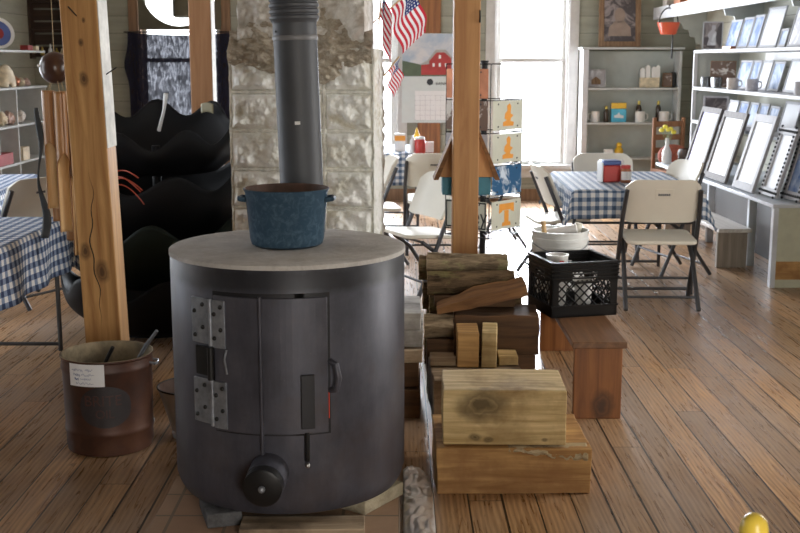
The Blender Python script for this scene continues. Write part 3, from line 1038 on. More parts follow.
# the two big sawn timbers in front
b = timber('sawn_timber', 'orange-brown sawn timber with bark edge, bottom of the front stack', .135, .712, 4.075, 4.50, 0, .178, M['timber_o'], R(.6))
wn_ = MB()
wn_.grid(40, 10, lambda u, v: Vector((-.02 + u * .295, -.216 + .05 * v - .010 * math.sin(PI * v) + .014 * noise.fractal(Vector((u * 9, v * 3, 0)), 1, 2, 4) * (1 - v),
                                      .182 - .05 * (1 - v) * (.25 + .75 * u) * (1 + .6 * noise.fractal(Vector((u * 10, v * 2, 0)), 1, 2, 4)) + .005 * math.sin(PI * v))))
wn_.build('bark_edge', M['bark_p'], b, solid=.006, label='strip of bark left on the upper edge')
timber('sawn_timber', 'pale yellow sawn timber block stacked on top in front', .163, .622, 4.09, 4.385, .186, .398, M['timber_y'], R(-1.2), .004)
timber('weathered_beam', 'weathered beam with stained top lying behind the pale sawn block', .143, .56, 4.95, 5.36, 0, .198, M['timber_g'], R(2))
timber('wood_block', 'upright orange block end, left of the pair standing on the weathered beam', .267, .367, 5.13, 5.34, .202, .365, M['timber_o'], R(-1), .003, 'wood block')
timber('wood_block', 'narrow yellow block end, right of the pair standing on the weathered beam', .385, .455, 5.12, 5.34, .202, .368, M['timber_y'], R(-5), .003, 'wood block')
timber('wood_offcut', 'low yellow offcut lying right of the upright block pair', .46, .55, 5.16, 5.30, .202, .245, M['timber_y'], 0, .003, 'offcut')
timber('wood_offcut', 'cracked grey offcut lying on the weathered beam near its left end', .14, .258, 5.15, 5.30, .202, .235, M['timber_g'], 0, .003, 'offcut')
timber('split_log', 'dark squared log at floor level under the pile', .265, .66, 5.40, 5.66, 0, .196, M['timber_d'])
timber('split_log', 'long dark split log lying flat below the slanted red one', .268, .675, 5.375, 5.63, .200, .392, M['timber_d'], R(-2), .012)
log('round_log', 'short round log end poking out left of the block pair', .118, .258, 5.43, .328, .055, bk)
timber('wood_offcut', 'dark chunk under the short round log end', .13, .262, 5.385, 5.47, .0, .272, M['timber_d'], 0, .004, 'offcut')
# slanted split piece: triangular section
b = MB()
L = .44
sec = [(-.085, .0), (.07, -.01), (.045, .075), (-.075, .05)]
b.prism([(-L / 2, y, z) for y, z in sec], (L, 0, 0))
bmesh.ops.subdivide_edges(b.bm, edges=[e for e in b.bm.edges if abs(e.verts[0].co.x - e.verts[1].co.x) > .2], cuts=10)
for v in b.bm.verts:
    k = min(1, .55 + .9 * (v.co.x / L + .5))
    v.co.y *= k
    v.co.z *= k
    v.co += noise.noise_vector(v.co * 16) * .010
tag(b.build('split_log', M['split'], loc=(.40, 5.455, .442), rot=(0, R(-12), R(2)), ang=25), 'slanted red-brown split log lying across the pile', 'log')
timber('split_stick', 'thin split stick wedged under the second bark log', .17, .57, 5.545, 5.64, .398, .452, M['timber_d'], 0, .004, 'stick')
log('round_log', 'bark-covered log second from the top of the firewood pile', .137, .568, 5.605, .512, .056, bd, R(1.2), R(-1))
log('round_log', 'mossy grey bark log on the very top of the firewood pile', .137, .545, 5.73, .585, .050, bk, R(-1), R(1))
log('round_log', 'pale-ended log behind the top of the firewood pile', .10, .50, 5.865, .535, .062, bd, 0, R(-3))
log('round_log', 'dark log low at the back of the firewood pile', .12, .60, 5.92, .385, .075, bd, 0, 0)
log('round_log', 'dark log on the floor at the back of the firewood pile', .13, .62, 5.96, .075, .074, bd, 0, 0)
log('round_log', 'dark log in the middle of the back of the pile', .14, .58, 5.95, .23, .074, bd, 0, 0)
log('round_log', 'thick bark log behind the slanted red-brown split log', .15, .62, 5.745, .366, .064, bd, 0, 0)
log('round_log', 'dark log wedged in the middle of the pile behind the squared log', .15, .60, 5.745, .219, .064, bd, 0, 0)
log('round_log', 'dark log on the floor behind the squared log', .16, .61, 5.745, .073, .064, bd, 0, 0)
# bleached planks between stove and pile
zz = 0
for k, (h, x1, dy, lab, m) in enumerate(((.14, .095, 0, 'dark plank block on the floor behind the stove', 'timber_d'),
                                         (.12, .085, .02, 'dark weathered plank in the lower half of the stack behind the stove', 'timber_d'),
                                         (.07, .10, -.01, 'grey plank in the middle of the stack behind the stove', 'timber_g'),
                                         (.085, .108, .01, 'bleached plank second from the top of the stack behind the stove', 'plank_grey'),
                                         (.085, .095, -.02, 'bleached plank on top of the stack behind the stove', 'plank_grey'))):
    timber('plank_block', lab, -.42, x1, 5.0 + dy, 5.38 + dy, zz, zz + h - .006, M[m], R((k * 37) % 3 - 1), .004, 'plank')
    zz += h

# ------------------------------------------------------------------ low bench, crate, bucket
bn = thing('low_bench', 'low brown plank bench carrying the black milk crate', 'bench', (.892, 4.96, 0))
MB().b2(-.122, .122, 0, 1.38, .334, .364).build('seat', M['bench_top'], bn, bevel=.004)
for y in (.03, 1.26):
    MB().b2(-.108, .108, y, y + .035, 0, .333).build('leg', M['bench'], bn, bevel=.003)
MB().b2(-.012, .012, .066, 1.259, .22, .333).build('stretcher', M['bench'], bn)

cr = thing('milk_crate', 'black plastic lattice milk crate on the low bench', 'crate', (.862, 5.64, .366), R(13.5))
h_ = .17
ht = .272
MB().b2(-h_, h_, -h_, h_, 0, .012).build('base', M['crate'], cr, bevel=.002)


def crate_side(rz):
    b = MB()
    # lower and upper bands, posts
    b.b2(-h_, h_, -h_, -h_ + .012, 0, .05)
    b.b2(-h_ - .004, h_ + .004, -h_ - .006, -h_ + .012, .05, .058)
    for z in (.178, .198, .218, .238):
        b.b2(-h_ - .005, h_ + .005, -h_ - .007, -h_ + .012, z + .012, z + .018)
    for x in (-1, 1):
        b.b2(x * h_, x * (h_ - .035), -h_, -h_ + .01, .05, ht)
        b.b2(x * h_, x * .065, -h_, -h_ + .01, .178, ht)
    b.b2(-.066, .066, -h_, -h_ + .01, .222, ht)
    b.b2(-.07, .07, -h_ - .004, -h_ + .012, .165, .175)
    b.b2(-h_ - .005, h_ + .005, -h_ - .006, -h_ + .014, ht - .012, ht)
    # diagonal lattice, clipped to the opening
    x0, x1, z0, z1 = -h_ + .033, h_ - .033, .055, .18
    for sg in (-1, 1):
        for k in range(-14, 15):
            c = k * .047
            # line x = c + sg*(z - zc)
            zc = (z0 + z1) / 2
            za, zb = z0, z1
            pa_ = [c + sg * (z - zc) * 1.0 for z in (za, zb)]
            zs = []
            for xx in (x0, x1):
                zt = zc + (xx - c) / sg
                if z0 <= zt <= z1:
                    zs.append((xx, zt))
            for xx, z in zip(pa_, (za, zb)):
                if x0 <= xx <= x1:
                    zs.append((xx, z))
            if len(zs) >= 2:
                p, q = min(zs), max(zs)
                if q[0] - p[0] > .008:
                    b.tube([(p[0], -h_ + .006, p[1]), (q[0], -h_ + .006, q[1])], .0040, 4)
    b.xf(Matrix.Rotation(rz, 4, 'Z'))
    return b.build('side_panel', M['crate'], cr)


for k in range(4):
    crate_side(k * PI / 2)
tb = thing('paper_tub', 'white round tub with red printing inside the black crate', 'tub', (.785, 5.63, .380))
MB().lathe([(.045, 0), (.054, .258), (.057, .262), (.057, .27), (.05, .27), (.042, .02), (.01, .02)], 32).build('body', M['mug_white'], tb)
curved(MB(), R(5), R(30), .215, .245, .0538, .0548, 6).build('red_printing', M['red'], tb)
tb = thing('paper_tub', 'smaller white cup low inside the black crate', 'tub', (.93, 5.70, .380))
MB().lathe([(.04, 0), (.045, .12), (.048, .122), (.048, .127), (.04, .127), (.037, .02), (.01, .02)], 32).build('body', M['mug_white'], tb)

bu = thing('plastic_bucket', 'milky white plastic bucket behind the black crate', 'bucket', (.858, 6.075, .365))
bu.scale = (1, 1, .93)
MB().lathe([(.13, 0), (.134, .004), (.146, .26), (.151, .262), (.151, .285), (.147, .287), (.148, .31), (.153, .312), (.153, .33), (.149, .332), (.150, .358), (.154, .36), (.154, .37), (.147, .37), (.143, .3),
            (.128, .02), (.02, .02)], 48).build('body', M['clear_tub'], bu)
b = MB().tube([(.153 * math.cos(t), .153 * math.sin(t) , .30 - .05 * math.sin(t) ** 2) for t in [PI + PI * k / 20 for k in range(21)]], .003, 6)
b.build('wire_handle', M['hinge'], bu)
for nm, lab, p, q, r_, m in (('wood_stick', 'tan wooden stick leaning out of the plastic bucket', (-.06, -.06, .05), (-.10, -.07, .40), .013, 'bamboo_in'),
                             ('paper_roll', 'white paper roll lying in the top of the plastic bucket', (-.11, .05, .30), (.09, .0, .345), .03, 'white'),
                             ('paper_roll', 'crumpled cream paper at the right inside the plastic bucket', (.05, .07, .10), (.11, .06, .37), .022, 'chair')):
    tag(MB().tube([p, [(a + c) / 2 for a, c in zip(p, q)], q], r_, 12).build(nm, M[m], loc=(.858, 6.075, .365)), lab, 'paper' if 'paper' in nm else 'stick')


# ------------------------------------------------------------------ folding tables and gingham cloths
def make_table(lab, cx, cy, w, l, rz, leg_m='chair_leg'):
    t = thing('folding_table', lab, 'table', (cx, cy, 0), rz)
    MB().b2(-w / 2, w / 2, -l / 2, l / 2, .70, .732).build('tabletop', M['table'], t, bevel=.004)
    for sy in (-1, 1):
        b = MB()
        y = sy * (l / 2 - .1)
        for sx in (-1, 1):
            b.tube([(sx * (w / 2 - .02), y, 0), (sx * (w / 2 - .02), y, .70)], .013, 8)
        b.tube([(-w / 2 + .02, y, .04), (w / 2 - .02, y, .04)], .011, 8)
        b.tube([(-w / 2 + .02, y, .5), (w / 2 - .02, y, .5)], .009, 8)
        b.tube([(0, y, .5), (0, y - sy * .3, .70)], .009, 8)
        b.build('leg_frame', M[leg_m], t)
    return t


def make_cloth(lab, cx, cy, w, l, d, rz, mat):
    b = MB()
    ns = int((w + 2 * d) / .035)
    nl = int((l + 2 * d) / .035)
    W, L_ = w + 2 * d, l + 2 * d

    def f(u, v):
        s, t = (u - .5) * W, (v - .5) * L_
        dx = max(0, abs(s) - w / 2)
        dy = max(0, abs(t) - l / 2)
        dd = math.hypot(dx, dy)
        x = max(-w / 2, min(w / 2, s))
        y = max(-l / 2, min(l / 2, t))
        q = min(1, dd / .04)
        out = .010 * q + .045 * dd
        wav = .018 * dd / max(d, .01)
        if dd > 0:
            x += math.copysign(1, s) * dx / dd * out * 1.0 + (wav * math.sin(t * 15 + s * 3) if dx > dy else 0) * (1 if dx else 0)
            y += math.copysign(1, t) * dy / dd * out * 1.0 + (wav * math.sin(s * 15 + t * 3) if dy >= dx else 0) * (1 if dy else 0)
            if dx and dy:      # corner fold hangs as a point
                k = min(dx, dy) / d
                x += math.copysign(.06 * k, s)
                y += math.copysign(.06 * k, t)
        z = .738 - max(0, dd - .008) + .0015 * noise.noise(Vector((s * 6, t * 6, 1)))
        return Vector((x, y, z))
    b.grid(ns, nl, f, uvf=lambda u, v: (u * W, v * L_))
    o = b.build('tablecloth', mat, loc=(cx, cy, 0), rot=(0, 0, rz), ang=80, solid=.0015)
    return tag(o, lab, 'tablecloth')


make_table('black-legged folding table left of the pine post, under blue gingham', -2.28, 5.40, .80, 1.86, 0)
make_cloth('blue gingham tablecloth hanging off the near table left of the pine post', -2.28, 5.40, .84, 1.90, .29, 0, M['ging'])
make_table('folding table at the far left beside the beige chair', -3.15, 7.95, .86, 1.6, R(6))
make_cloth('blue gingham tablecloth on the table beside the left wall shelves', -3.15, 7.95, .88, 1.64, .22, R(6), M['ging'])
make_table('folding table below the picture shelves, with four white chairs', 1.62, 8.36, .86, 1.30, R(-1))
make_cloth('washed blue gingham tablecloth on the table set with the red caddy', 1.62, 8.36, .88, 1.34, .20, R(-1), M['gingR'])
make_table('folding table by the window behind the chimney', -.22, 11.35, .82, 1.2, 0)
make_cloth('blue gingham tablecloth on the table under the calendar', -.22, 11.35, .84, 1.24, .3, 0, M['gingR'])


# ------------------------------------------------------------------ folding chairs
def make_chair(lab, loc, rz):
    t = thing('folding_chair', lab, 'chair', loc, rz, None)

    # seat : rounded slab, slightly dished, front towards +y
    def rounded(hx, hy, r, n=6):
        pts = []
        for cx_, cy_, a0 in ((hx - r, hy - r, 0), (-hx + r, hy - r, 90), (-hx + r, -hy + r, 180), (hx - r, -hy + r, 270)):
            for k in range(n + 1):
                a = R(a0 + 90 * k / n)
                pts.append((cx_ + r * math.cos(a), cy_ + r * math.sin(a)))
        return pts
    b = MB()
    b.prism([(x, y, .432 + .02 * (y > .1)) for x, y in rounded(.205, .205, .06)], (0, 0, .026))
    b.build('seat', M['chair'], t, bevel=.006)
    # backrest: curved panel (mostly flat, wings forward)
    b = MB()
    tilt = R(22.8)

    def back(u, v, off):
        x = (u - .5) * .44
        zz_ = v * .29
        # rounded upper corners
        top = .29 - .05 * max(0, (abs(x) - .15) / .07) ** 2
        zz_ = min(zz_, top) if v > .5 else max(zz_, .02 * max(0, (abs(x) - .17) / .05) ** 2)
        y = -.082 + .045 * (abs(x) / .22) ** 3 + off
        return Vector((x, y - zz_ * math.tan(tilt), .56 + zz_))
    N, Kv = 24, 14
    V = {}
    for side in (0, 1):
        for j in range(Kv + 1):
            for i in range(N + 1):
                V[side, i, j] = b.bm.verts.new(back(i / N, j / Kv, .018 * side))
    for j in range(Kv):
        for i in range(N):
            b.face([V[0, i, j], V[0, i + 1, j], V[0, i + 1, j + 1], V[0, i, j + 1]])
            b.face([V[1, i, j], V[1, i, j + 1], V[1, i + 1, j + 1], V[1, i + 1, j]])
    for i in range(N):
        b.face([V[0, i, 0], V[1, i, 0], V[1, i + 1, 0], V[0, i + 1, 0]])
        b.face([V[0, i, Kv], V[0, i + 1, Kv], V[1, i + 1, Kv], V[1, i, Kv]])
    for j in range(Kv):
        b.face([V[0, 0, j], V[0, 0, j + 1], V[1, 0, j + 1], V[1, 0, j]])
        b.face([V[0, N, j], V[1, N, j], V[1, N, j + 1], V[0, N, j + 1]])
    bo = b.build('backrest', M['chair'], t, ang=50)
    b = MB()
    yy = lambda z: -.084 - (z - .56) * math.tan(tilt)
    b.prism([(-.055, yy(.79), .79), (.055, yy(.79), .79), (.047, yy(.72), .72), (-.047, yy(.72), .72)], (0, .004, 0))
    g = b.build('grip_recess', M['chair'], bo, bevel=.002)
    b = MB()
    for k in range(6):
        b.box((-.03 + k * .012, yy(.752) - .001, .752), (.009, .004, .014))
    b.build('dark_lettering', M['chair_leg'], bo, label='small dark lettering in the grip recess')
    for sx in (-1, 1):
        b = MB().tube([(sx * .226, .165, .012), (sx * .226, -.006, .42), (sx * .224, -.080, .60), (sx * .214, -.155, .78)], .014, 10)
        b.build('leg', M['chair_leg'], t)
        b = MB().tube([(sx * .198, .10, .425), (sx * .204, -.03, .33), (sx * .212, -.25, .012)], .014, 10)
        b.build('leg', M['chair_leg'], t)
    MB().tube([(-.226, .103, .16), (.226, .103, .16)], .009, 8).build('crossbar', M['chair_leg'], t)
    MB().tube([(-.210, -.198, .09), (.210, -.198, .09)], .009, 8).build('crossbar', M['chair_leg'], t)
    MB().tube([(-.2, .10, .425), (.2, .10, .425)], .009, 8).build('seat_bar', M['chair_leg'], t)
    return t


ch0 = make_chair('cream folding chair with its back to us at the near end of the red-caddy table', (1.70, 7.47, 0), R(-2))
ch0.scale = (1.1, 1, 1)
for lab, x, y, a in (
        ('white folding chair at the window side of the red-caddy table, seen from its side', 1.17, 8.42, -84),
        ('white folding chair at the far end of the red-caddy table, facing us', 1.66, 9.24, 181),
        ('white folding chair between the red-caddy table and the frame counter', 2.04, 8.66, 104),
        ('white folding chair with crossed black legs, seen side-on behind the stove', .14, 7.66, 116),
        ('white folding chair with its back to us at the table under the calendar', .29, 9.6, 0),
        ('white folding chair mostly hidden by the chimney, beside the calendar table', -.22, 9.1, 100),
        ('white folding chair hidden behind the licence plate rack', .82, 9.95, 95),
        ('beige folding chair beyond the near gingham table at the left', -2.50, 7.55, 62)):
    dup(ch0, (x, y, 0), R(a), lab)

# ------------------------------------------------------------------ things on the tables
TZ = .741


def bottle(name, lab, x, y, z, r, h, m_body, m_cap, nozzle=True, cat='bottle'):
    t = thing(name, lab, cat, (x, y, z))
    MB().lathe([(r * .9, 0), (r, .01), (r, h * .62), (r * .85, h * .72), (r * .42, h * .82), (r * .42, h * .84)], 24).build('body', M[m_body], t)
    if nozzle:
        MB().lathe([(r * .46, h * .82), (r * .46, h * .87), (r * .15, h), (r * .08, h)], 20).build('nozzle', M[m_cap], t)
    else:
        MB().lathe([(r * .55, h * .82), (r * .55, h * .97), (r * .5, h)], 20).build('cap', M[m_cap], t)
    return t


nk = thing('table_caddy', 'red condiment caddy with a blue top on the gingham table', 'caddy', (1.52, 8.25, TZ), R(8))
MB().b2(-.07, .055, -.06, .06, 0, .12).build('box', M['red'], nk, bevel=.008)
MB().b2(-.075, .06, -.065, .065, .12, .155).build('lid', M['blue'], nk, bevel=.012)
MB().b2(-.083, -.075, -.06, .06, 0, .14).build('card_holder', M['white'], nk, bevel=.002)
jr = thing('sauce_jar', 'small glass jar with a red lid beside the red caddy', 'jar', (1.615, 8.18, TZ))
MB().lathe([(.035, 0), (.04, .01), (.04, .085), (.03, .1), (.03, .105)], 24).build('body', M['copper'], jr)
MB().lathe([(.034, .1), (.034, .122), (.03, .124)], 24).build('lid', M['red'], jr)
curved(MB(), R(-60), R(60), .02, .08, .0405, .0415, 10).build('paper_label', M['mug_white'], jr)
bottle('squeeze_bottle', 'white squeeze bottle behind the red caddy', 1.62, 8.36, TZ, .032, .15, 'white', 'white')
bottle('squeeze_bottle', 'yellow mustard bottle on the table under the calendar', .16, 10.98, TZ, .032, .23, 'mustard', 'mustard')
bottle('squeeze_bottle', 'white squeeze bottle in front of the mustard on the calendar table', .12, 10.83, TZ, .028, .17, 'white', 'white')
t = thing('ketchup_jar', 'squat red jar on the table under the calendar', 'jar', (.19, 10.80, TZ))
MB().lathe([(.046, 0), (.05, .01), (.05, .12), (.04, .135)], 24).build('body', M['red'], t)
MB().lathe([(.042, .13), (.042, .15), (.038, .153)], 24).build('lid', M['white'], t)
t = thing('snack_box', 'white and orange box on the calendar table', 'box', (.0, 11.05, TZ))
MB().b2(-.05, .05, -.03, .03, 0, .17).build('carton', M['white'], t, bevel=.002)
MB().b2(-.051, .051, -.031, .031, .10, .15).build('orange_band', M['plate_o'], t)
t = thing('snack_box', 'plain white napkin pack at the near edge of the calendar table', 'box', (.12, 10.92, TZ))
tag(t, t['label'], 'box')
MB().b2(.09, .2, -.03, .03, 0, .10).build('carton', M['white'], t, bevel=.003)

# ------------------------------------------------------------------ licence plate rack and birdhouse
RX, RY = .505, 6.93
rk = thing('plate_rack', 'black wire spinner rack of licence plates behind the central pine post', 'display rack', (RX, RY, 0))
MB().lathe([(.012, 0), (.018, .02), (.018, 1.585), (.024, 1.587), (.024, 1.60)], 16).build('pole', M['wire'], rk)
for a in (20, 140, 260):
    MB().tube([(0, 0, .12), (.28 * math.cos(R(a)), .28 * math.sin(R(a)), .012)], .012, 8).build('foot', M['wire'], rk)
ang = R(50)
ux = Vector((math.cos(ang), math.sin(ang), 0))     # along the right-hand face
uy = Vector((-math.sin(ang), math.cos(ang), 0))
hs = .162


def rp(a, c, z):
    p = ux * a + uy * c
    return Vector((p.x, p.y, z))


b = MB()
for z in (.56, .60, .80, .985, 1.18, 1.37, 1.58):
    b.tube([rp(-hs, -hs, z), rp(hs, -hs, z), rp(hs, hs, z), rp(-hs, hs, z)], .0035, 6, closed=True)
for sx in (-1, 1):
    for sy in (-1, 1):
        b.tube([rp(sx * hs, sy * hs, .56), rp(sx * hs, sy * hs, 1.58)], .0035, 6)
for z in (.56, 1.58):
    b.tube([rp(-hs, -hs, z), rp(hs, hs, z)], .0035, 6)
    b.tube([rp(-hs, hs, z), rp(hs, -hs, z)], .0035, 6)
b.build('wire_cage', M['wire'], rk)


def plate(lab, face, z, mats, marks):
    """face 0: right-hand front face, 1: left-hand front face"""
    o = thing('licence_plate', lab, 'licence plate', (RX, RY, z - .008), ang if face == 0 else ang - PI / 2)
    o.scale = (1, 1, 1.12)
    y = -hs - .010
    b = MB()
    b.b2(-.152, .152, y - .002, y, 0, .152)
    b.build('plate', M[mats], o, bevel=.004)
    if marks:
        b = MB()
        marks(b, y - .0035)
        b.build('emblem', M['plate_o'] if marks in (power_t, figure) else M['cal_ink'], o)
    for x in (-.1, .1):
        for zz_ in (.018, .135):
            MB().ball((x, y - .002, zz_), .005, u=8, v=6).build('bolt_hole', M['cal_ink'], o)
    return o


def poly(b, pts, y):
    b.prism([(x, y, z) for x, z in pts], (0, .0015, 0))


def power_t(b, y):
    poly(b, [(-.022, .035), (-.04, .035), (-.045, .015), (.045, .015), (.04, .035), (.022, .035), (.022, .098), (-.022, .098)], y)
    poly(b, [(-.075, .135), (-.078, .085), (-.05, .092), (-.042, .1), (.042, .1), (.05, .092), (.078, .085), (.075, .135)], y)


def figure(b, y):
    # orange standing shape
    poly(b, [(-.05, .02), (.055, .02), (.06, .04), (.025, .045), (.03, .06), (.055, .075), (.025, .085), (.03, .125), (.012, .138), (-.012, .125), (-.006, .1), (-.03, .085), (-.035, .06), (-.012, .05), (-.05, .04)], y)


def script(b, y):
    b.text('ley', .12, Matrix.Translation((.09, y, .07)) @ Matrix.Rotation(PI / 2, 4, 'X'))
    for p in ((-.148, -.14, .004, .148), (.14, .148, .004, .148)):
        b.b2(p[0], p[1], y - .001, y, p[2], p[3])
    b.b2(-.148, .148, y - .001, y, .004, .012).b2(-.148, .148, y - .001, y, .140, .148)


plate('cream plate with orange figure, uppermost on the right face of the rack', 0, 1.205, 'plate_w', figure)
plate('cream plate with orange figure, second from top on the right face of the rack', 0, 1.012, 'plate_w', figure)
plate('blue plate with painted mountains on the rack', 0, .822, 'mountain', None)
plate('white plate with a big orange letter T, lowest on the rack', 0, .615, 'plate_w', power_t)
plate('cream plate with black script, lowest on the left face of the rack', 1, .615, 'plate_w', script)
plate('blue landscape plate on the left face of the rack above the script plate', 1, .822, 'mountain', None)
plate('brown mottled plate high on the left face of the rack', 1, 1.205, 'pr_brown', None)
plate('grey plate second from top on the left face of the rack', 1, 1.012, 'pr_grey', None)
plate('red-brown plate topmost on the left face of the rack', 1, 1.39, 'copper', None)

bh = thing('birdhouse', 'wooden A-frame birdhouse with teal walls fixed behind the central post', 'birdhouse', (.372, 6.366, .86))
MB().b2(-.135, .135, .005, .17, 0, .10).build('house_base', M['teal'], bh, bevel=.004)
MB().prism([(-.150, .0, .101), (.150, .0, .101), (.012, .0, .47), (-.012, .0, .47)], (0, .175, 0)).build('gable_body', M['post_c'], bh)
for sx in (-1, 1):
    b = MB()
    b.prism([(sx * .185, -.012, .085), (sx * .158, -.012, .085), (0, -.012, .478), (0, -.012, .515)], (0, .20, 0))
    b.build('roof_slope', M['split'], bh)

# ------------------------------------------------------------------ scalloped black bin stand
bs = thing('bin_stand', 'tall black stand of scallop-rimmed bins between the pine post and chimney', 'bin stand', (-1.46, 6.86, 0))
MB().lathe([(.34, 0), (.34, .02), (.03, .05), (.025, 1.10)], 32).build('pole', M['black_iron'], bs)


def tray(z0, dip, peak, r0, r1, tilt, m, phase, n=7):
    b = MB()

    def f(u, v):
        t = 2 * PI * u          # measured from the camera-facing direction (-y)
        q = .5 - .5 * math.cos(n * t + phase)
        rim = dip + (peak - dip) * q - tilt * math.cos(t)
        r = r0 + (r1 - r0 + .025 * q) * math.sin(min(1, v * 1.15) * PI / 2)
        return Vector((r * math.sin(t), -r * math.cos(t), z0 + rim * v))
    b.grid(112, 14, f, close_u=True)
    b.bm.verts.ensure_lookup_table()
    vs = list(b.bm.verts)[:112]
    b.face(vs[::-1])
    return b.build('bin_tray', M[m], bs, solid=.006, ang=60)


tray(.955, .225, .33, .36, .525, .075, 'black_rubber', -1.571, 9)
tray(.56, .33, .43, .36, .535, .03, 'black_rubber', .5)
tray(.29, .30, .44, .36, .565, .03, 'olive_rubber', 2.2)
tray(.02, .24, .36, .36, .565, .0, 'black_rubber', 1.2)
b = MB().grid(8, 6, lambda u, v: Vector((.20 + u * .085, .455 - u * .05, 1.27 + v * .06 + .01 * math.sin(u * PI))))
b.build('tan_sticker', M['sticker'], bs, solid=.003)
tag(MB().tube([(-1.50, 7.16, 1.17), (-1.455, 7.12, 1.30), (-1.435, 7.10, 1.40)], [.012, .009, .014], 8).build('white_spoon', M['white']), 'white plastic spoon handle sticking up out of the black bins', 'spoon')
b = MB()
for k in range(4):
    pts = []
    for q in range(13):
        u = q / 12
        pts.append((-1.60 + .17 * u + .01 * k, 6.27 - .02 * k + .02 * math.sin(u * 5 + k), .985 - .02 * k - .01 * u + .045 * math.sin(PI * u * (.8 + .1 * k)) - .07 * u * (k % 2 * .6 + .5)))
    b.tube(pts, .0038, 6)
tag(b.build('orange_cord', M['orange']), 'tangled orange cord hooked over the black bins beside the post', 'cord')

# ------------------------------------------------------------------ bamboo wind chime
wc = thing('wind_chime', 'bamboo wind chime hanging from a coconut left of the pine post', 'wind chime', (-1.70, 5.72, 0))
b = MB().ball((0, 0, 1.565), .074, (1, 1, 1.05), u=28, v=18)
b.build('coconut', M['coconut'], wc)
MB().tube([(0, 0, 1.64), (0, 0, 3.2)], .0015, 6).build('hanging_cord', M['strap'], wc)
MB().ball((-.068, -.03, 1.575), .009, u=8, v=6).build('bead', M['white'], wc)


def bam(x, y, z0, z1, zc, r, rz):
    """bamboo tube: closed ring above zc, scooped open half below"""
    b = MB()
    n = 20
    H_ = z1 - z0

    def f(u, v):
        z = z0 + v * H_
        # opening half-angle grows below zc
        k = max(0, min(1, (zc - z) / .06))
        op = R(95) * math.sqrt(k)
        t = op + u * (2 * PI - 2 * op)
        rr = r * (1 + .05 * math.exp(-((z - z1 + .02) / .006) ** 2))
        return Vector((rr * math.sin(t), -rr * math.cos(t), z))
    b.grid(n, 44, f)
    o = b.build('bamboo_tube', [M['bamboo'], M['bamboo_in']], wc, loc=(x, y, 0), rot=(0, 0, rz), solid=.005, ang=60)
    o.modifiers['thickness'].material_offset = 1
    return o


for x, y, z0, z1, zc, r, rz in ((-.032, -.03, .87, 1.455, 1.20, .027, .1), (.035, -.055, .755, 1.45, 1.14, .029, .5), (.085, -.02, .63, 1.44, 1.05, .026, .2), (.03, .05, .70, 1.45, 1.0, .026, 2.4), (-.045, .045, .80, 1.45, 1.1, .025, -2.0)):
    bam(x, y, z0, z1, zc, r, rz)
b = MB()
for x, y in ((-.032, -.03), (.035, -.055), (.085, -.02), (.03, .05), (-.045, .045)):
    b.tube([(x, y, 1.44), (x * .6, y * .6, 1.50)], .002, 5)
b.build('string', M['strap'], wc)
b = MB()
b.grid(4, 40, lambda u, v: Vector((-.09 + .012 * math.sin(v * 11) + (u - .5) * (.026 + .018 * math.sin(v * 7 + 1)) * (1 - .6 * max(0, v - .8) / .2), -.02 + .02 * math.sin(v * 8), .72 + v * .65)))
b.build('sail', M['slate'], wc, solid=.006, ang=60, label='wavy dark slate-coloured sail')

# ------------------------------------------------------------------ left wall shelves
ls = thing('wall_shelf', 'grey painted open shelving on the far left wall', 'shelf', (XL, 10.2, 0))
for z in (.625, .985, 1.345, 1.70):
    MB().b2(0, .45, -.2, 1.95, z - .022, z).build('shelf_board', M['shelf_paint'], ls, bevel=.003)
for y in (.45, 1.0, 1.92):
    MB().b2(.02, .44, y - .012, y + .012, 0, 1.323).build('divider', M['shelf_paint'], ls, bevel=.002)
pt_ = thing('decorative_plate', 'blue and red painted plate standing on the top left shelf', 'plate', (-3.80, 11.02, 1.702))
b = MB()
b.lathe([(.02, -.002), (.13, .0), (.155, .016), (.156, .02), (.13, .006), (.02, .004)], 40)
b.xf(Matrix.Translation((0, 0, .15)) @ Matrix.Rotation(R(35), 4, 'Z') @ Matrix.Rotation(R(70), 4, 'X'))
b.build('dish', M['white'], pt_)
b = MB()
b.lathe([(.06, .006), (.126, .0075)], 40, cap0=False, cap1=False)
b.xf(Matrix.Translation((0, 0, .15)) @ Matrix.Rotation(R(35), 4, 'Z') @ Matrix.Rotation(R(70), 4, 'X'))
b.build('blue_ring', M['blue'], pt_)
b = MB()
b.lathe([(.0, .0065), (.06, .007)], 40, cap0=False, cap1=False)
b.xf(Matrix.Translation((0, 0, .15)) @ Matrix.Rotation(R(35), 4, 'Z') @ Matrix.Rotation(R(70), 4, 'X'))
b.build('red_centre', M['bookred'], pt_)


def sm_box(name, lab, cat, x, y, z, s, m, rz=0):
    return tag(MB().box((0, 0, s[2] / 2), s).build(name, M[m], loc=(x, y, z), rot=(0, 0, rz), bevel=.004), lab, cat)


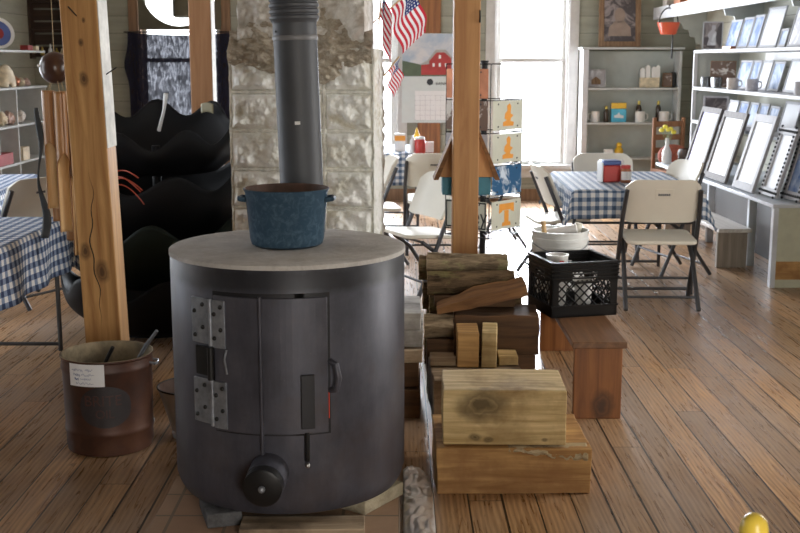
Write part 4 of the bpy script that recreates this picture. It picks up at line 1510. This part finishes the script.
sm_box('small_box', 'small red box on the top left shelf beyond the painted plate', 'box', -3.78, 11.80, 1.702, (.08, .16, .05), 'bookred')
sm_box('small_box', 'small tan block next to the red box on the top left shelf', 'box', -3.76, 12.0, 1.702, (.06, .09, .045), 'shell')
sm_box('book', 'teal book standing on the second left shelf', 'book', -3.80, 10.78, 1.347, (.05, .13, .17), 'teal')
b = MB()
b.grid(24, 8, lambda u, v: Vector((.02 * math.sin(v * PI) - .06 * v, math.cos(PI * u) * (.02 + .11 * v) * 1.0, .0 + math.sin(PI * u) * (.03 + .18 * v))))
tag(b.build('fan_shell', M['shell'], loc=(-3.74, 11.1, 1.349), rot=(0, 0, -.5), solid=.02, ang=60), 'cream fan-shaped shell on the second left shelf', 'shell')
for k, (y, s, m, lab) in enumerate(((11.42, .06, 'copper', 'brown shell ornament beyond the fan shell on the second left shelf'), (11.6, .05, 'shell', 'pale shell cluster at the far end of the second left shelf'),
                                    (11.78, .045, 'pink', 'pink shell at the far end of the second left shelf'))):
    b = MB().ball((0, 0, s * .8), s, (1, 1.3, .8))
    for v in b.bm.verts:
        v.co += noise.noise_vector(v.co * 22) * .018
    tag(b.build('sea_shell', M[m], loc=(-3.80, y, 1.347)), lab, 'shell')
random.seed(11)
for k, (y, z, m, lab) in enumerate(((10.5, .99, 'mustard', 'yellow polished stone bag on the third left shelf'), (10.72, .99, 'pink', 'bag of pink stones, first past the yellow one on the third left shelf'),
                                    (10.95, .99, 'shell', 'bag of cream stones in the middle of the third left shelf'), (11.2, .99, 'pink', 'bag of pink stones just right of the second divider on the third left shelf'),
                                    (11.45, .99, 'mug_tan', 'bag of grey-tan stones at the far end of the third left shelf'))):
    b = MB().ball((0, 0, .06), .07, (1, 1.2, 1))
    for v in b.bm.verts:
        v.co += noise.noise_vector(v.co * 30 + Vector((k, 0, 0))) * .025
        v.co.z = max(0, v.co.z)
    bb = b.build('stone_bag', M[m], loc=(-3.80, y, z - .003), ang=25)
    tag(bb, lab, 'bag')
sm_box('wooden_tray', 'dark red lacquer box on the fourth left shelf', 'box', -3.80, 10.75, .627, (.2, .45, .11), 'bookred')
sm_box('small_box', 'tan carton beyond the divider on the fourth left shelf', 'box', -3.80, 11.4, .627, (.18, .2, .13), 'shell')
sm_box('price_card', 'white card hanging below the second left shelf', 'card', -3.69, 10.55, 1.13, (.004, .20, .19), 'white')

# dark slatted rack on the back wall with small figures
sr = thing('slatted_rack', 'dark brown slatted rack on the back wall left of the pine post', 'rack', (-3.94, YB - .03, 1.62))
for sx in (-1, 1):
    MB().b2(sx * .21, sx * .185, -.12, .03, 0, 1.1).build('side_board', M['dark_slats'], sr)
b = MB()
for k in range(8):
    b.b2(-.19, .19, .0, .02, .02 + k * .135, .02 + k * .135 + .115)
b.build('back_slats', M['dark_slats'], sr)
for z in (.02, .32, .62, .92):
    MB().b2(-.19, .19, -.12, .0, z, z + .014).build('ledge', M['dark_slats'], sr)
for x, m, h, lab in ((-4.02, 'gold', .10, 'tiny gold bottle on the lowest ledge of the dark slatted rack'), (-3.93, 'pail', .13, 'tiny pale figurine in the middle of the dark slatted rack ledge'),
                     (-3.86, 'gold', .085, 'tiny brass cup right of the pale figurine on the slatted rack'), (-3.80, 'shell', .08, 'tiny cream figurine nearest the post on the slatted rack')):
    bb = MB().lathe([(.02, 0), (.026, .01), (.024, h * .5), (.01, h * .7), (.012, h * .85), (.006, h)], 16).build('figurine', M[m], loc=(x, YB - .10, 1.655))
    tag(bb, lab, 'figurine')

# navy cloth and blind board in the far left window
bo = MB()
cx, cz, rr = -2.475, 2.40, .42
N = 72
for k in range(N):      # board with a real round opening
    a0, a1 = 2 * PI * k / N, 2 * PI * (k + 1) / N

    def edge(a):
        dx, dz = math.cos(a), math.sin(a)
        t = min((.465 / abs(dx)) if abs(dx) > 1e-6 else 9, ((.47 if dz > 0 else .458) / abs(dz)) if abs(dz) > 1e-6 else 9)
        return Vector((cx + dx * t, 0, cz + dz * t))

    def ring(a):
        return Vector((cx + rr * math.cos(a), 0, cz + rr * math.sin(a)))
    bo.prism([ring(a0), edge(a0), edge(a1), ring(a1)], (0, .012, 0))
o = bo.build('round_opening_board', M['olive_board'], loc=(0, YB - .045, 0))
o.location.y = YB - .045
tag(o, 'olive board with a bright round opening in the far left window', 'board')
tag(MB().lathe([(.08, 0), (.11, .02), (.11, .32), (.05, .38), (.05, .46)], 20).build('hanging_jar', M['olive_board'], loc=(-2.43, YB - .10, 2.07)), 'dark jar silhouetted in the round window opening', 'jar')
b = MB()


def drape(u, v):
    x = -3.06 + u * 1.20
    sag = .03 * math.sin(PI * u)
    return Vector((x + .03 * (1 - v) * math.sin(u * 5) - (.05 * math.exp(-((v - .72) / .12) ** 2) if u < .06 else 0), YB - .085 + .018 * math.sin(u * 46) * (1.1 - .5 * v) + .01 * noise.noise(Vector((u * 9, v * 4, 1))), .62 + v * 1.29 - sag * v))


b.grid(96, 40, drape)
cu_ = b.build('curtain', M['curtain'], solid=.0, ang=80)
tag(cu_, 'thin navy cloth hung across the far left window', 'curtain')
tag(MB().tube([(-3.10, YB - .085, 1.915), (-1.83, YB - .085, 1.915)], .007, 8).build('curtain_rod', M['black_iron']), 'thin rod carrying the navy cloth', 'rod')

# ------------------------------------------------------------------ flags at the chimney
def flag(lab, base, tip, w, drop, sway):
    base, tip = Vector(base), Vector(tip)
    t = thing('small_flag', lab, 'flag', base)
    d = tip - base
    MB().tube([(0, 0, 0), d], .004, 6).build('stick', M['bamboo_in'], t)
    b = MB()
    du = d.normalized()
    L_ = w

    def f(u, v):
        p = d - du * (L_ * (1 - v) )
        return p + Vector((sway * u + .012 * math.sin(u * 9 + v * 2), .018 * math.sin(u * 8 + 3 * v) * u, -drop * u))
    b.grid(24, 14, f, uvf=lambda u, v: (u, v))
    b.build('flag_cloth', M['flag'], t, ang=80)
    return t


flag('striped flag hanging foremost against the chimney edge, partly cut off', (-.108, 5.955, 1.78), (-.085, 5.84, 2.0), .20, .27, .05)
flag('largest starred and striped flag, in front of the bright window', (-.145, 6.30, 1.80), (.09, 6.22, 1.99), .19, .24, .06)
flag('lowest small flag hanging beside the chimney blocks', (-.085, 6.20, 1.52), (-.005, 6.12, 1.62), .11, .15, .02)

# ------------------------------------------------------------------ wall calendar
cal = thing('wall_calendar', 'wall calendar with a red barn picture on the brown board', 'calendar', (.31, YB - .036, .90))
w2 = .29
MB().b2(-w2, w2, -.006, 0, 0, 1.0).build('backing_sheet', M['cal_paper'], cal)
pic = MB().b2(-w2 + .005, w2 - .005, -.008, -.006, .52, .995).build('barn_picture', M['sky_pic'], cal)
yv = -.0095
b = MB()
poly(b, [(-w2 + .006, .525), (w2 - .006, .525), (w2 - .006, .60), (.1, .64), (-.1, .66), (-w2 + .006, .70)], yv)
b.build('printed_field', M['green_pic'], pic)
b = MB()
poly(b, [(.02, .54), (.27, .54), (.27, .72), (.20, .80), (.10, .80), (.02, .70)], yv - .002)
poly(b, [(-.07, .54), (.02, .54), (.02, .66), (-.07, .65)], yv - .002)
b.build('printed_barn', M['barn_red'], pic)
b = MB()
poly(b, [(.0, .70), (.02, .695), (.105, .79), (.195, .79), (.285, .71), (.285, .73), (.205, .82), (.095, .82)], yv - .004)
poly(b, [(-.09, .65), (.02, .66), (.02, .71), (-.06, .67)], yv - .004)
b.build('printed_roof', M['barn_roof'], pic)
b = MB()
for x, z in ((.07, .65), (.14, .65), (.21, .65), (.14, .74)):
    b.b2(x - .012, x + .012, yv - .006, yv - .003, z - .02, z + .02)
b.build('printed_window', M['white'], pic)
b = MB()
b.lathe([(.0, 0), (.036, 0), (.036, .002), (.0, .002)], 28)
b.xf(Matrix.Translation((.03, -.007, .46)) @ Matrix.Rotation(PI / 2, 4, 'X'))
b.text('BANK', .05, Matrix.Translation((.16, -.0085, .44)) @ Matrix.Rotation(PI / 2, 4, 'X'))
b.build('bank_logo', M['cal_ink'], cal, label='dark round emblem with the word BANK')
gd = MB().b2(-.14, .27, -.008, -.006, .03, .36).build('month_grid', M['cal_white'], cal)
b = MB()
for k in range(8):
    x = -.14 + .41 * k / 7
    b.b2(x - .0012, x + .0012, -.0095, -.008, .03, .31)
for k in range(6):
    z = .03 + .28 * k / 5
    b.b2(-.14, .27, -.0095, -.008, z - .0012, z + .0012)
b.build('grid_lines', M['pr_grey'], gd)

# ------------------------------------------------------------------ back wall bookcase and what stands on it
bc = thing('bookcase', 'grey open bookcase against the back wall beside the window', 'bookcase', (2.03, YB - .30, 0))
BW = 1.10
MB().b2(0, .065, 0, .28, 0, 1.72).build('side_board', M['white_shelf'], bc, bevel=.003)
MB().b2(BW - .03, BW, 0, .28, 0, 1.70).build('side_board', M['shelf_paint'], bc, bevel=.003)
MB().b2(.06, BW - .03, .262, .28, .05, 1.70).build('back_board_or_shade_sheet', M['shelf_back'], bc)
for z in (.52, .915, 1.30):
    MB().b2(.0651, BW - .0301, 0, .261, z - .022, z).build('shelf_board', M['shelf_paint'], bc, bevel=.003)
MB().b2(-.02, BW + .02, -.02, .285, 1.721, 1.745).build('shelf_board', M['shelf_paint'], bc, bevel=.003)


def framed(name, lab, x, y, z, w, h, fw, lean, rz, fm, pm, dep=.02, cat='picture', inner=None, bobbin=False):
    """stands on z with its lower edge, leans back by `lean` towards local +y"""
    t = thing(name, lab, cat, (x, y, z), rz)
    mt = Matrix.Translation((0, 0, .002 + dep * math.sin(lean) + (.010 if bobbin else 0))) @ Matrix.Rotation(-lean, 4, 'X')
    b = MB()
    b.b2(-w / 2, -w / 2 + fw, 0, dep, 0, h).b2(w / 2 - fw, w / 2, 0, dep, 0, h)
    b.b2(-w / 2 + fw, w / 2 - fw, 0, dep, 0, fw).b2(-w / 2 + fw, w / 2 - fw, 0, dep, h - fw, h)
    b.xf(mt)
    b.build('frame', M[fm], t, bevel=.003)
    if bobbin:
        b = MB()
        n = int(h / .032)
        for k in range(n + 1):
            for xx in (-w / 2 + fw / 2, w / 2 - fw / 2):
                b.ball((xx, -.001, k * h / n), .010, u=8, v=6)
        n = int(w / .032)
        for k in range(n + 1):
            for zz_ in (fw / 2, h - fw / 2):
                b.ball((-w / 2 + k * w / n, -.001, zz_), .010, u=8, v=6)
        b.xf(mt)
        b.build('bobbin_beading', M['cal_ink'], t, label='row of dark bobbin beads')
    b = MB().b2(-w / 2 + fw, w / 2 - fw, dep * .45, dep * .8, fw, h - fw)
    b.xf(mt)
    pic_ = b.build('picture_sheet', M[pm], t)
    if inner:
        b = MB()
        inner(b, w, h, dep * .45 - .002)
        b.xf(mt)
        b.build('pictured_shape', inner.mat, t)
    return t


def portrait(b, w, h, y):
    pts = [(.06 * math.cos(a) * 1.0, h * .58 + .085 * math.sin(a)) for a in [2 * PI * k / 20 for k in range(20)]]
    poly(b, pts, y)
    poly(b, [(-.05, h * .48), (.05, h * .48), (.12, h * .36), (.13, h * .2), (-.13, h * .2), (-.12, h * .36)], y)


portrait.mat = M['skin']


def woman(b, w, h, y):
    poly(b, [(-.012, h * .86), (.02, h * .86), (.026, h * .74), (.012, h * .68), (.035, h * .62), (.03, h * .42), (.04, h * .15), (-.05, h * .15), (-.035, h * .4), (-.05, h * .52), (-.03, h * .64), (-.012, h * .7)], y)


woman.mat = M['pr_grey']


def house(b, w, h, y):
    poly(b, [(-w * .2, h * .15), (w * .25, h * .15), (w * .25, h * .4), (w * .02, h * .6), (-w * .2, h * .4)], y)


house.mat = M['frame_brown']
framed('framed_picture', 'large framed portrait with grey mat standing on top of the bookcase', 2.46, YB - .14, 1.747, .47, .60, .06, R(6), 0, 'frame_brown', 'pr_dark', inner=portrait)
b_ = bpy.context.scene.objects
framed('framed_picture', 'small white house sketch on the upper bookcase shelf', 2.20, YB - .17, 1.301, .23, .20, .012, R(12), 0, 'pr_grey', 'pr_grey', inner=house)
ho_ = thing('house_ornament', 'cream model of town houses on the upper bookcase shelf', 'ornament', (2.80, YB - .17, 1.301))
MB().b2(-.11, .11, -.03, .03, 0, .11).build('base', M['shell'], ho_, bevel=.004)
for k, (x, h) in enumerate(((-.08, .22), (-.02, .25), (.045, .235), (.09, .25))):
    MB().prism([(x - .025, -.02, .11), (x + .025, -.02, .11), (x + .025, -.02, h - .02), (x, -.02, h), (x - .025, -.02, h - .02)], (0, .04, 0)).build('gable', M['mug_white'], ho_)
framed('framed_picture', 'small brown card leaning right of the house ornament', 3.0, YB - .17, 1.301, .11, .16, .012, R(14), R(-20), 'frame_brown', 'pr_brown')
sm_box('book', 'narrow black book at the right end of the upper bookcase shelf', 'book', 3.07, YB - .16, 1.301, (.025, .12, .17), 'black_iron')


def mug(name, lab, x, y, z, m, r=.045, h=.10, side=1):
    t = thing(name, lab, 'mug', (x, y, z))
    MB().lathe([(r * .92, 0), (r, .006), (r, h), (r * .9, h), (r * .88, .01), (.005, .01)], 28).build('body', M[m], t)
    MB().tube([(side * (r - .003), 0, h * .82), (side * (r + .028), 0, h * .74), (side * (r + .034), 0, h * .45), (side * (r + .02), 0, h * .25), (side * (r - .003), 0, h * .2)], .006, 8).build('handle', M[m], t)
    return t


MZ = .916
mug('coffee_mug', 'white mug at the left end of the lower bookcase shelf', 2.20, YB - .20, MZ, 'mug_white', .05, .12, -1)
mug('coffee_mug', 'white mug in the middle of the lower bookcase shelf', 2.70, YB - .22, MZ, 'mug_white', .055, .12, 1)
mug('coffee_mug', 'white mug near the right end of the lower bookcase shelf', 2.97, YB - .22, MZ, 'mug_white', .055, .12, 1)
bottle('dark_bottle', 'small dark bottle beside the cyan and yellow packet', 2.325, YB - .19, MZ, .03, .18, 'bottle_dark', 'gold', False)
bottle('dark_bottle', 'gold-capped bottle behind the middle white mug', 2.71, YB - .10, MZ, .03, .235, 'bottle_dark', 'gold', False)
bottle('dark_bottle', 'gold-capped bottle behind the right white mug', 2.93, YB - .10, MZ, .03, .235, 'bottle_dark', 'gold', False)
pk = thing('coffee_packet', 'cyan packet with yellow top on the lower bookcase shelf', 'packet', (2.465, YB - .18, MZ))
MB().b2(-.085, .085, -.03, .03, 0, .15).build('pack', M['cyan'], pk, bevel=.006)
MB().b2(-.084, .084, -.029, .029, .15, .215).build('yellow_top', M['mustard'], pk, bevel=.006)
b = MB()
poly(b, [(-.05, .05), (.05, .045), (.055, .07), (.01, .085), (.0, .11), (-.02, .085), (-.055, .075)], -.032)
b.build('white_emblem', M['white'], pk)
sm_box('toy_block', 'white block toy on the bottom bookcase shelf', 'toy', 2.36, YB - .2, .522, (.1, .06, .09), 'white')
tag(MB().ball((0, 0, .06), .05, (1, 1, 1.2)).ball((0, 0, .135), .032).build('yellow_duck', M['mustard'], loc=(2.48, YB - .2, .522)), 'yellow rounded toy on the bottom bookcase shelf', 'toy')

# ------------------------------------------------------------------ top shelf of the right wall, red pot
ts = thing('wall_shelf', 'white overhead shelf board along the right wall', 'shelf', (2.85, 7.2, 2.05))
MB().b2(.021, .499, 0, 5.98, .085, .115).build('shelf_board', M['white_shelf'], ts, bevel=.003)
MB().b2(0, .02, 0, 5.98, 0, .13).build('fascia', M['white_shelf'], ts, bevel=.003)
for y in (1.75, 3.6, 5.6):
    b = MB()
    pts = [(.498, .084), (.498, -.30), (.46, -.31), (.44, -.27), (.40, -.27), (.38, -.2), (.33, -.19), (.31, -.12), (.25, -.11), (.23, -.05), (.15, -.04), (.13, .02), (.05, .03), (.03, .084)]
    b.prism([(x, y - .015, z) for x, z in pts], (0, .03, 0))
    b.build('scalloped_bracket', M['shelf_back'], ts)
for y, w, h, m, lab in ((12.75, .2, .10, 'mug_tan', 'tan basket at the far end of the white overhead shelf'), (12.2, .28, .16, 'copper', 'copper tin on the white overhead shelf near its far end'),
                        (11.6, .34, .2, 'copper', 'brown copper box in the middle of the white overhead shelf'), (10.9, .3, .15, 'bookred', 'dark red box on the white overhead shelf')):
    sm_box('storage_tin', lab, 'tin', 3.0, y, 2.166, (.25, w, h), m)
rpot = thing('hanging_pot', 'red-orange enamel pot hanging from the overhead shelf corner', 'pot', (2.835, 12.35, 1.87))
MB().lathe([(.075, 0), (.085, .01), (.118, .12), (.122, .125), (.115, .125), (.08, .02), (.01, .018)], 36).build('body', M['redpot'], rpot)
b = MB()
b.tube([(.1 * math.cos(t), 0, .115 + .16 * math.sin(t)) for t in [PI * k / 14 for k in range(15)]], .007, 8)
b.build('bail_handle', M['black_iron'], rpot)
MB().tube([(0, -.0, .27), (0, 0, .30), (.012, 0, .31)], .006, 6).build('hook_or_shade_piece', M['black_iron'], rpot)
tag(MB().tube([(0, 0, 0), (0, 0, .42), (.01, 0, .47)], [.010, .004, .004], 8).build('iron_ladle', M['black_iron'], loc=(2.885, 12.36, 1.62)), 'thin dark iron ladle hanging under the red-orange pot', 'ladle')

# ------------------------------------------------------------------ right wall shelving with prints
SY0, SY1, SXF = 7.3, 11.5, 2.90
rs = thing('wall_shelf', 'white three-tier shelving of prints on the right wall', 'shelf', (SXF, SY0, 0))
SZ = (1.02, 1.345, 1.70)
for z in SZ:
    MB().b2(0, XR - SXF - .001, 0, SY1 - SY0, z - .028, z).build('shelf_board', M['white_shelf'], rs, bevel=.003)
MB().b2(0, .035, SY1 - SY0 - .03, SY1 - SY0, .60, 1.67).build('upright', M['white_shelf'], rs, bevel=.002)
MB().b2(.036, XR - SXF - .001, SY1 - SY0 - .02, SY1 - SY0, .62, 1.67).build('end_panel', M['shelf_back'], rs)
MB().b2(XR - SXF - .02, XR - SXF - .001, 0, SY1 - SY0 - .9, 1.60, 1.67).build('wooden_cleat', M['bench_pale'], rs, label='bare wooden cleat under the top shelf')
WY = -PI / 2     # panels that face -x (local -y -> world -x)


def card(lab, yc, z, w, h, m, x=3.02, lean=14, extra=0, group=None, fm='frame_white', fw=.02):
    return framed('art_print', lab, x, yc, z, w, h, fw, R(lean), WY + R(extra), fm, m, .012, 'print')


P1, P2, P3 = SZ[2] + .001, SZ[1] + .001, SZ[0] + .001
framed('art_print', 'dark photo of a standing figure at the far left of the top print shelf', 3.02, 11.28, P1, .19, .27, .012, R(8), R(-18), 'frame_white', 'pr_dark', .012, 'print', inner=woman)
for yc, w, h, m, lab in ((10.70, .36, .27, 'pr_blue', 'blue-white print next to the dark figure photo, top shelf'), (10.33, .30, .28, 'pr_blue', 'second blue print along the top shelf'),
                         (10.03, .27, .29, 'pr_blue', 'third blue print along the top shelf, left of the tall white one'), (9.62, .46, .34, 'pr_white', 'tall blank white print in the middle of the top shelf'),
                         (9.26, .18, .15, 'pr_blue', 'small blue card right of the tall white print, top shelf'), (8.95, .34, .31, 'pr_grey', 'grey print under the dark scalloped bracket, top shelf'),
                         (8.52, .40, .33, 'pr_blue', 'blue-white print cut by the right picture edge, top shelf')):
    card(lab, yc, P1, w, h, m)
sm_box('card_stack', 'small brown card lying at the foot of the blue prints, top shelf', 'card', 2.95, 10.45, P1, (.05, .16, .025), 'copper', .2)
framed('art_print', 'brown and white abstract print at the far left of the middle print shelf', 3.10, 11.15, P2, .24, .25, .008, R(8), R(-20), 'frame_brown', 'pr_brown', .012, 'print')
for yc, w, h, m, lab in ((10.52, .36, .26, 'pr_blue', 'pale blue print next to the brown abstract, middle shelf'), (10.2, .24, .26, 'pr_blue', 'second pale blue print along the middle shelf'),
                         (9.92, .28, .26, 'pr_white', 'white print left of the grey mug, middle shelf'), (9.60, .28, .25, 'pr_blue', 'blue-topped print behind the grey mug, middle shelf'),
                         (8.95, .78, .27, 'pr_white', 'wide white print at the right of the middle shelf')):
    card(lab, yc, P2, w, h, m, 3.08)
framed('art_print', 'dark flower photo at the far left of the bottom print shelf', 3.06, 11.2, P3, .24, .24, .02, R(8), R(-20), 'pr_grey', 'pr_dark', .012, 'print')
for yc, w, h, m, lab in ((10.75, .30, .22, 'pr_white', 'white card right of the dark flower photo, bottom shelf'), (10.42, .26, .22, 'pr_blue', 'first blue card behind the lavender frame, bottom shelf'),
                         (10.12, .24, .22, 'pr_blue', 'second blue card along the bottom shelf'), (9.84, .24, .22, 'pr_blue', 'third blue card along the bottom shelf'),
                         (9.56, .24, .21, 'pr_blue', 'fourth blue card along the bottom shelf'), (9.16, .38, .26, 'pr_white', 'tall white card left of the dark gap, bottom shelf'),
                         (8.62, .46, .26, 'pr_white', 'white card at the right edge, bottom shelf')):
    card(lab, yc, P3, w, h, m, 3.06)
for y, x, m, lab in ((10.35, 2.97, 'mug_tan', 'speckled tan mug on the middle print shelf'), (9.78, 2.97, 'pr_grey', 'grey mug right of the speckled tan mug, middle shelf'), (8.58, 2.97, 'pr_grey', 'grey mug at the right picture edge, middle shelf')):
    mug('coffee_mug', lab, x, y, P2, m, .05, .10, 1)
for x, y, lab in ((2.95, 11.2, 'clear tumbler at the far left of the middle print shelf'), (3.01, 11.08, 'clear tumbler in front of the brown abstract print'), (2.97, 10.85, 'clear tumbler left of the pale blue print')):
    tag(MB().lathe([(.036, 0), (.04, .004), (.042, .10), (.039, .10), (.036, .012), (.005, .012)], 24).build('tumbler', M['tumbler'], loc=(x, y, P2)), lab, 'glass')

# ------------------------------------------------------------------ low counter with leaning frames
ct = thing('low_counter', 'blue-grey plank counter with pale green end panel below the print shelves', 'counter', (2.6, 8.02, 0))
MB().hexa([(.03, 0, .575), (.74, 0, .575), (.74, 3.4, .575), (-.05, 3.4, .575), (.03, 0, .602), (.74, 0, .602), (.74, 3.4, .602), (-.05, 3.4, .602)]).build('countertop', M['counter'], ct, bevel=.003)
MB().b2(.06, .72, .015, .04, .0, .574).build('end_panel', M['green_panel'], ct)
MB().b2(.062, .72, .010, .016, .06, .19).build('orange_band', M['timber_o'], ct, label='bare orange wood band low on the end panel')
MB().b2(.04, .075, .0, .06, 0, .574).build('leg', M['counter'], ct, bevel=.003)
for y in (.9, 2.1, 3.3):
    MB().b2(.14, .20, y, y + .05, 0, .574).build('leg', M['counter'], ct, bevel=.003)
MB().b2(.40, .43, .1, 3.38, .0, .57).build('back_board_or_shade_sheet', M['black_iron'], ct)  # black sheet put in for the deep shade under the counter
CZ = .603
fr = [('lavender print in a thin silver frame, farthest of the five on the counter', 10.32, .60, .60, 'frame_grey', 'pr_lav', .05, 2.625, False),
      ('blank white sheet in a thick grey frame, second farthest on the counter', 9.63, .62, .59, 'frame_grey', 'pr_white', .055, 2.64, False),
      ('white sheet in a white frame, middle of the five on the counter', 8.88, .50, .60, 'frame_white', 'pr_white', .06, 2.655, False),
      ('bobbin-edged frame with a blank sheet, fourth along the counter', 8.40, .35, .52, 'frame_white', 'pr_white', .06, 2.70, True),
      ('bobbin-edged frame with bluish sheet, nearest of the five on the counter', 7.93 + .32, .40, .53, 'frame_white', 'pr_blue', .06, 2.80, True)]
for lab, yc, w, h, fm, pm, fw, x, bob in fr:
    yy = {'nearest': 8.25}.get('x', yc)
    if 'nearest' in lab:
        framed('picture_frame', lab, 2.785, 7.96 + .19, CZ, .30, .53, fw, R(15), WY + R(6), fm, pm, .025, 'picture frame', None, bob)
    else:
        framed('picture_frame', lab, x, yc, CZ, w, h, fw, R(16), WY + R(1), fm, pm, .025, 'picture frame', None, bob)

vs = thing('bud_vase', 'glass bottle vase of yellow flowers at the far end of the counter', 'vase', (2.61, 11.22, .603))
MB().lathe([(.04, 0), (.046, .01), (.046, .11), (.018, .18), (.018, .25), (.022, .252), (.016, .25), (.014, .18), (.04, .11), (.04, .012), (.01, .01)], 28).build('bottle', M['clear_tub'], vs)
b = MB()
fpos = [(-.06, 0, .33), (-.02, .02, .36), (.0, -.02, .335), (.03, .01, .34), (.06, 0, .31)]
for p in fpos:
    b.tube([(0, 0, .03), (p[0] * .25, p[1] * .25, .22), p], .0025, 5)
b.build('stem', M['stem'], vs)
for p in fpos:
    MB().ball(p, .026, (1, 1, .8), u=12, v=8).build('flower', M['lime'], vs)

# wooden chair with cushion behind the counter end
wch = thing('wooden_chair', 'red-brown wooden chair in the corner between bookcase and counter', 'chair', (2.93, 12.2, 0), R(-165))
for sx in (-1, 1):
    MB().b2(sx * .17 - .018, sx * .17 + .018, -.19, -.155, 0, 1.0).build('back_post', M['redwood'], wch, bevel=.004)
    MB().b2(sx * .18 - .016, sx * .18 + .016, .15, .185, 0, .43).build('leg', M['redwood'], wch, bevel=.004)
for z in (.62, .76, .9):
    MB().b2(-.152, .152, -.18, -.165, z, z + .06).build('back_slat', M['redwood'], wch, bevel=.003)
MB().b2(-.2, .2, -.15, .2, .431, .46).build('seat', M['redwood'], wch, bevel=.005)
tag(MB().ball((0, 0, .13), .19, (1, .55, .72), u=24, v=14).build('round_cushion', M['cushion'], loc=(2.86, 12.06, .468), rot=(0, .25, R(10))), 'plump red-brown cushion propped on the wooden corner chair', 'cushion')
tag(MB().lathe([(.06, 0), (.11, .05), (.12, .11), (.105, .15), (.095, .15), (.1, .11), (.09, .05), (.01, .03)], 28).build('round_basket', M['dark_slats'], loc=(2.82, 11.15, .603)), 'small dark round basket on the counter beside the yellow flowers', 'basket')

# bench in front of the counter
b2_ = thing('low_bench', 'pale-topped low bench with grey plank leg in front of the counter', 'bench', (2.60, 8.78, 0), R(2))
MB().b2(-.13, .13, 0, 1.75, .285, .315).build('seat', M['bench_pale'], b2_, bevel=.004)
for y in (.06, 1.6):
    MB().b2(-.118, .118, y, y + .04, 0, .284).build('leg', M['bench_grey'], b2_, bevel=.003)

# yellow chair near the camera, only its post tip shows
yc_ = thing('yellow_chair', 'yellow painted chair close to the camera, only a rounded post tip showing', 'chair', (.775, 1.72, 0), R(0))
for sx in (-1, 1):
    b = MB()
    b.lathe([(.018, 0), (.021, .3), (.024, .80), (.0235, .845), (.020, .860), (.012, .869), (.002, .872)], 24, c=(sx * .195, .05, 0))
    b.build('back_post', M['yellow'], yc_)
    MB().lathe([(.016, 0), (.02, .2), (.02, .43)], 16, c=(sx * .19, -.32, 0)).build('leg', M['yellow'], yc_)
MB().b2(-.21, .21, -.35, .028, .431, .46).build('seat', M['yellow'], yc_, bevel=.008)
for z in (.55, .66):
    MB().b2(-.175, .175, .043, .057, z, z + .05).build('back_slat', M['yellow'], yc_, bevel=.003)

# ------------------------------------------------------------------ light
w = bpy.data.worlds.new('daylight')
SC.world = w
w.use_nodes = True
bg = w.node_tree.nodes['Background']
bg.inputs[0].default_value = (.93, .96, 1.0, 1)
bg.inputs[1].default_value = 3.0


def area(name, loc, rot, sx, sy, power, col):
    d = bpy.data.lights.new(name, 'AREA')
    d.shape = 'RECTANGLE'
    d.size = sx
    d.size_y = sy
    d.energy = power
    d.color = col
    o = bpy.data.objects.new(name, d)
    C.objects.link(o)
    o.location = loc
    o.rotation_euler = rot
    return o


DAY = (.86, .92, 1.0)
wh = WZ1 - WZ0
wz = (WZ0 + WZ1) / 2
for i, (a, b_) in enumerate(WB):
    area('window_daylight', ((a + b_) / 2, YB + .25, wz), (R(-90), 0, 0), b_ - a, wh, (50, 250, 310)[i], DAY)
for i, (a, b_) in enumerate(WL):
    area('window_daylight', (XL - .25, (a + b_) / 2, wz), (R(90), 0, R(-90)), b_ - a, wh, (18, 50, 55)[i], DAY)
for i, (a, b_) in enumerate(WR_FILL):
    area('window_daylight', (XR + .25, (a + b_) / 2, wz), (R(90), 0, R(90)), b_ - a, wh, (52,)[i], (1.0, .95, .87))  # lamp of the added right window, fills the foreground
for i, (a, b_) in enumerate(WF_FILL):
    area('window_daylight', ((a + b_) / 2, YF - .25, wz), (R(90), 0, 0), b_ - a, wh, (110,)[i], (1.0, .93, .82))  # lamp of the added window behind the camera, fills the timber fronts
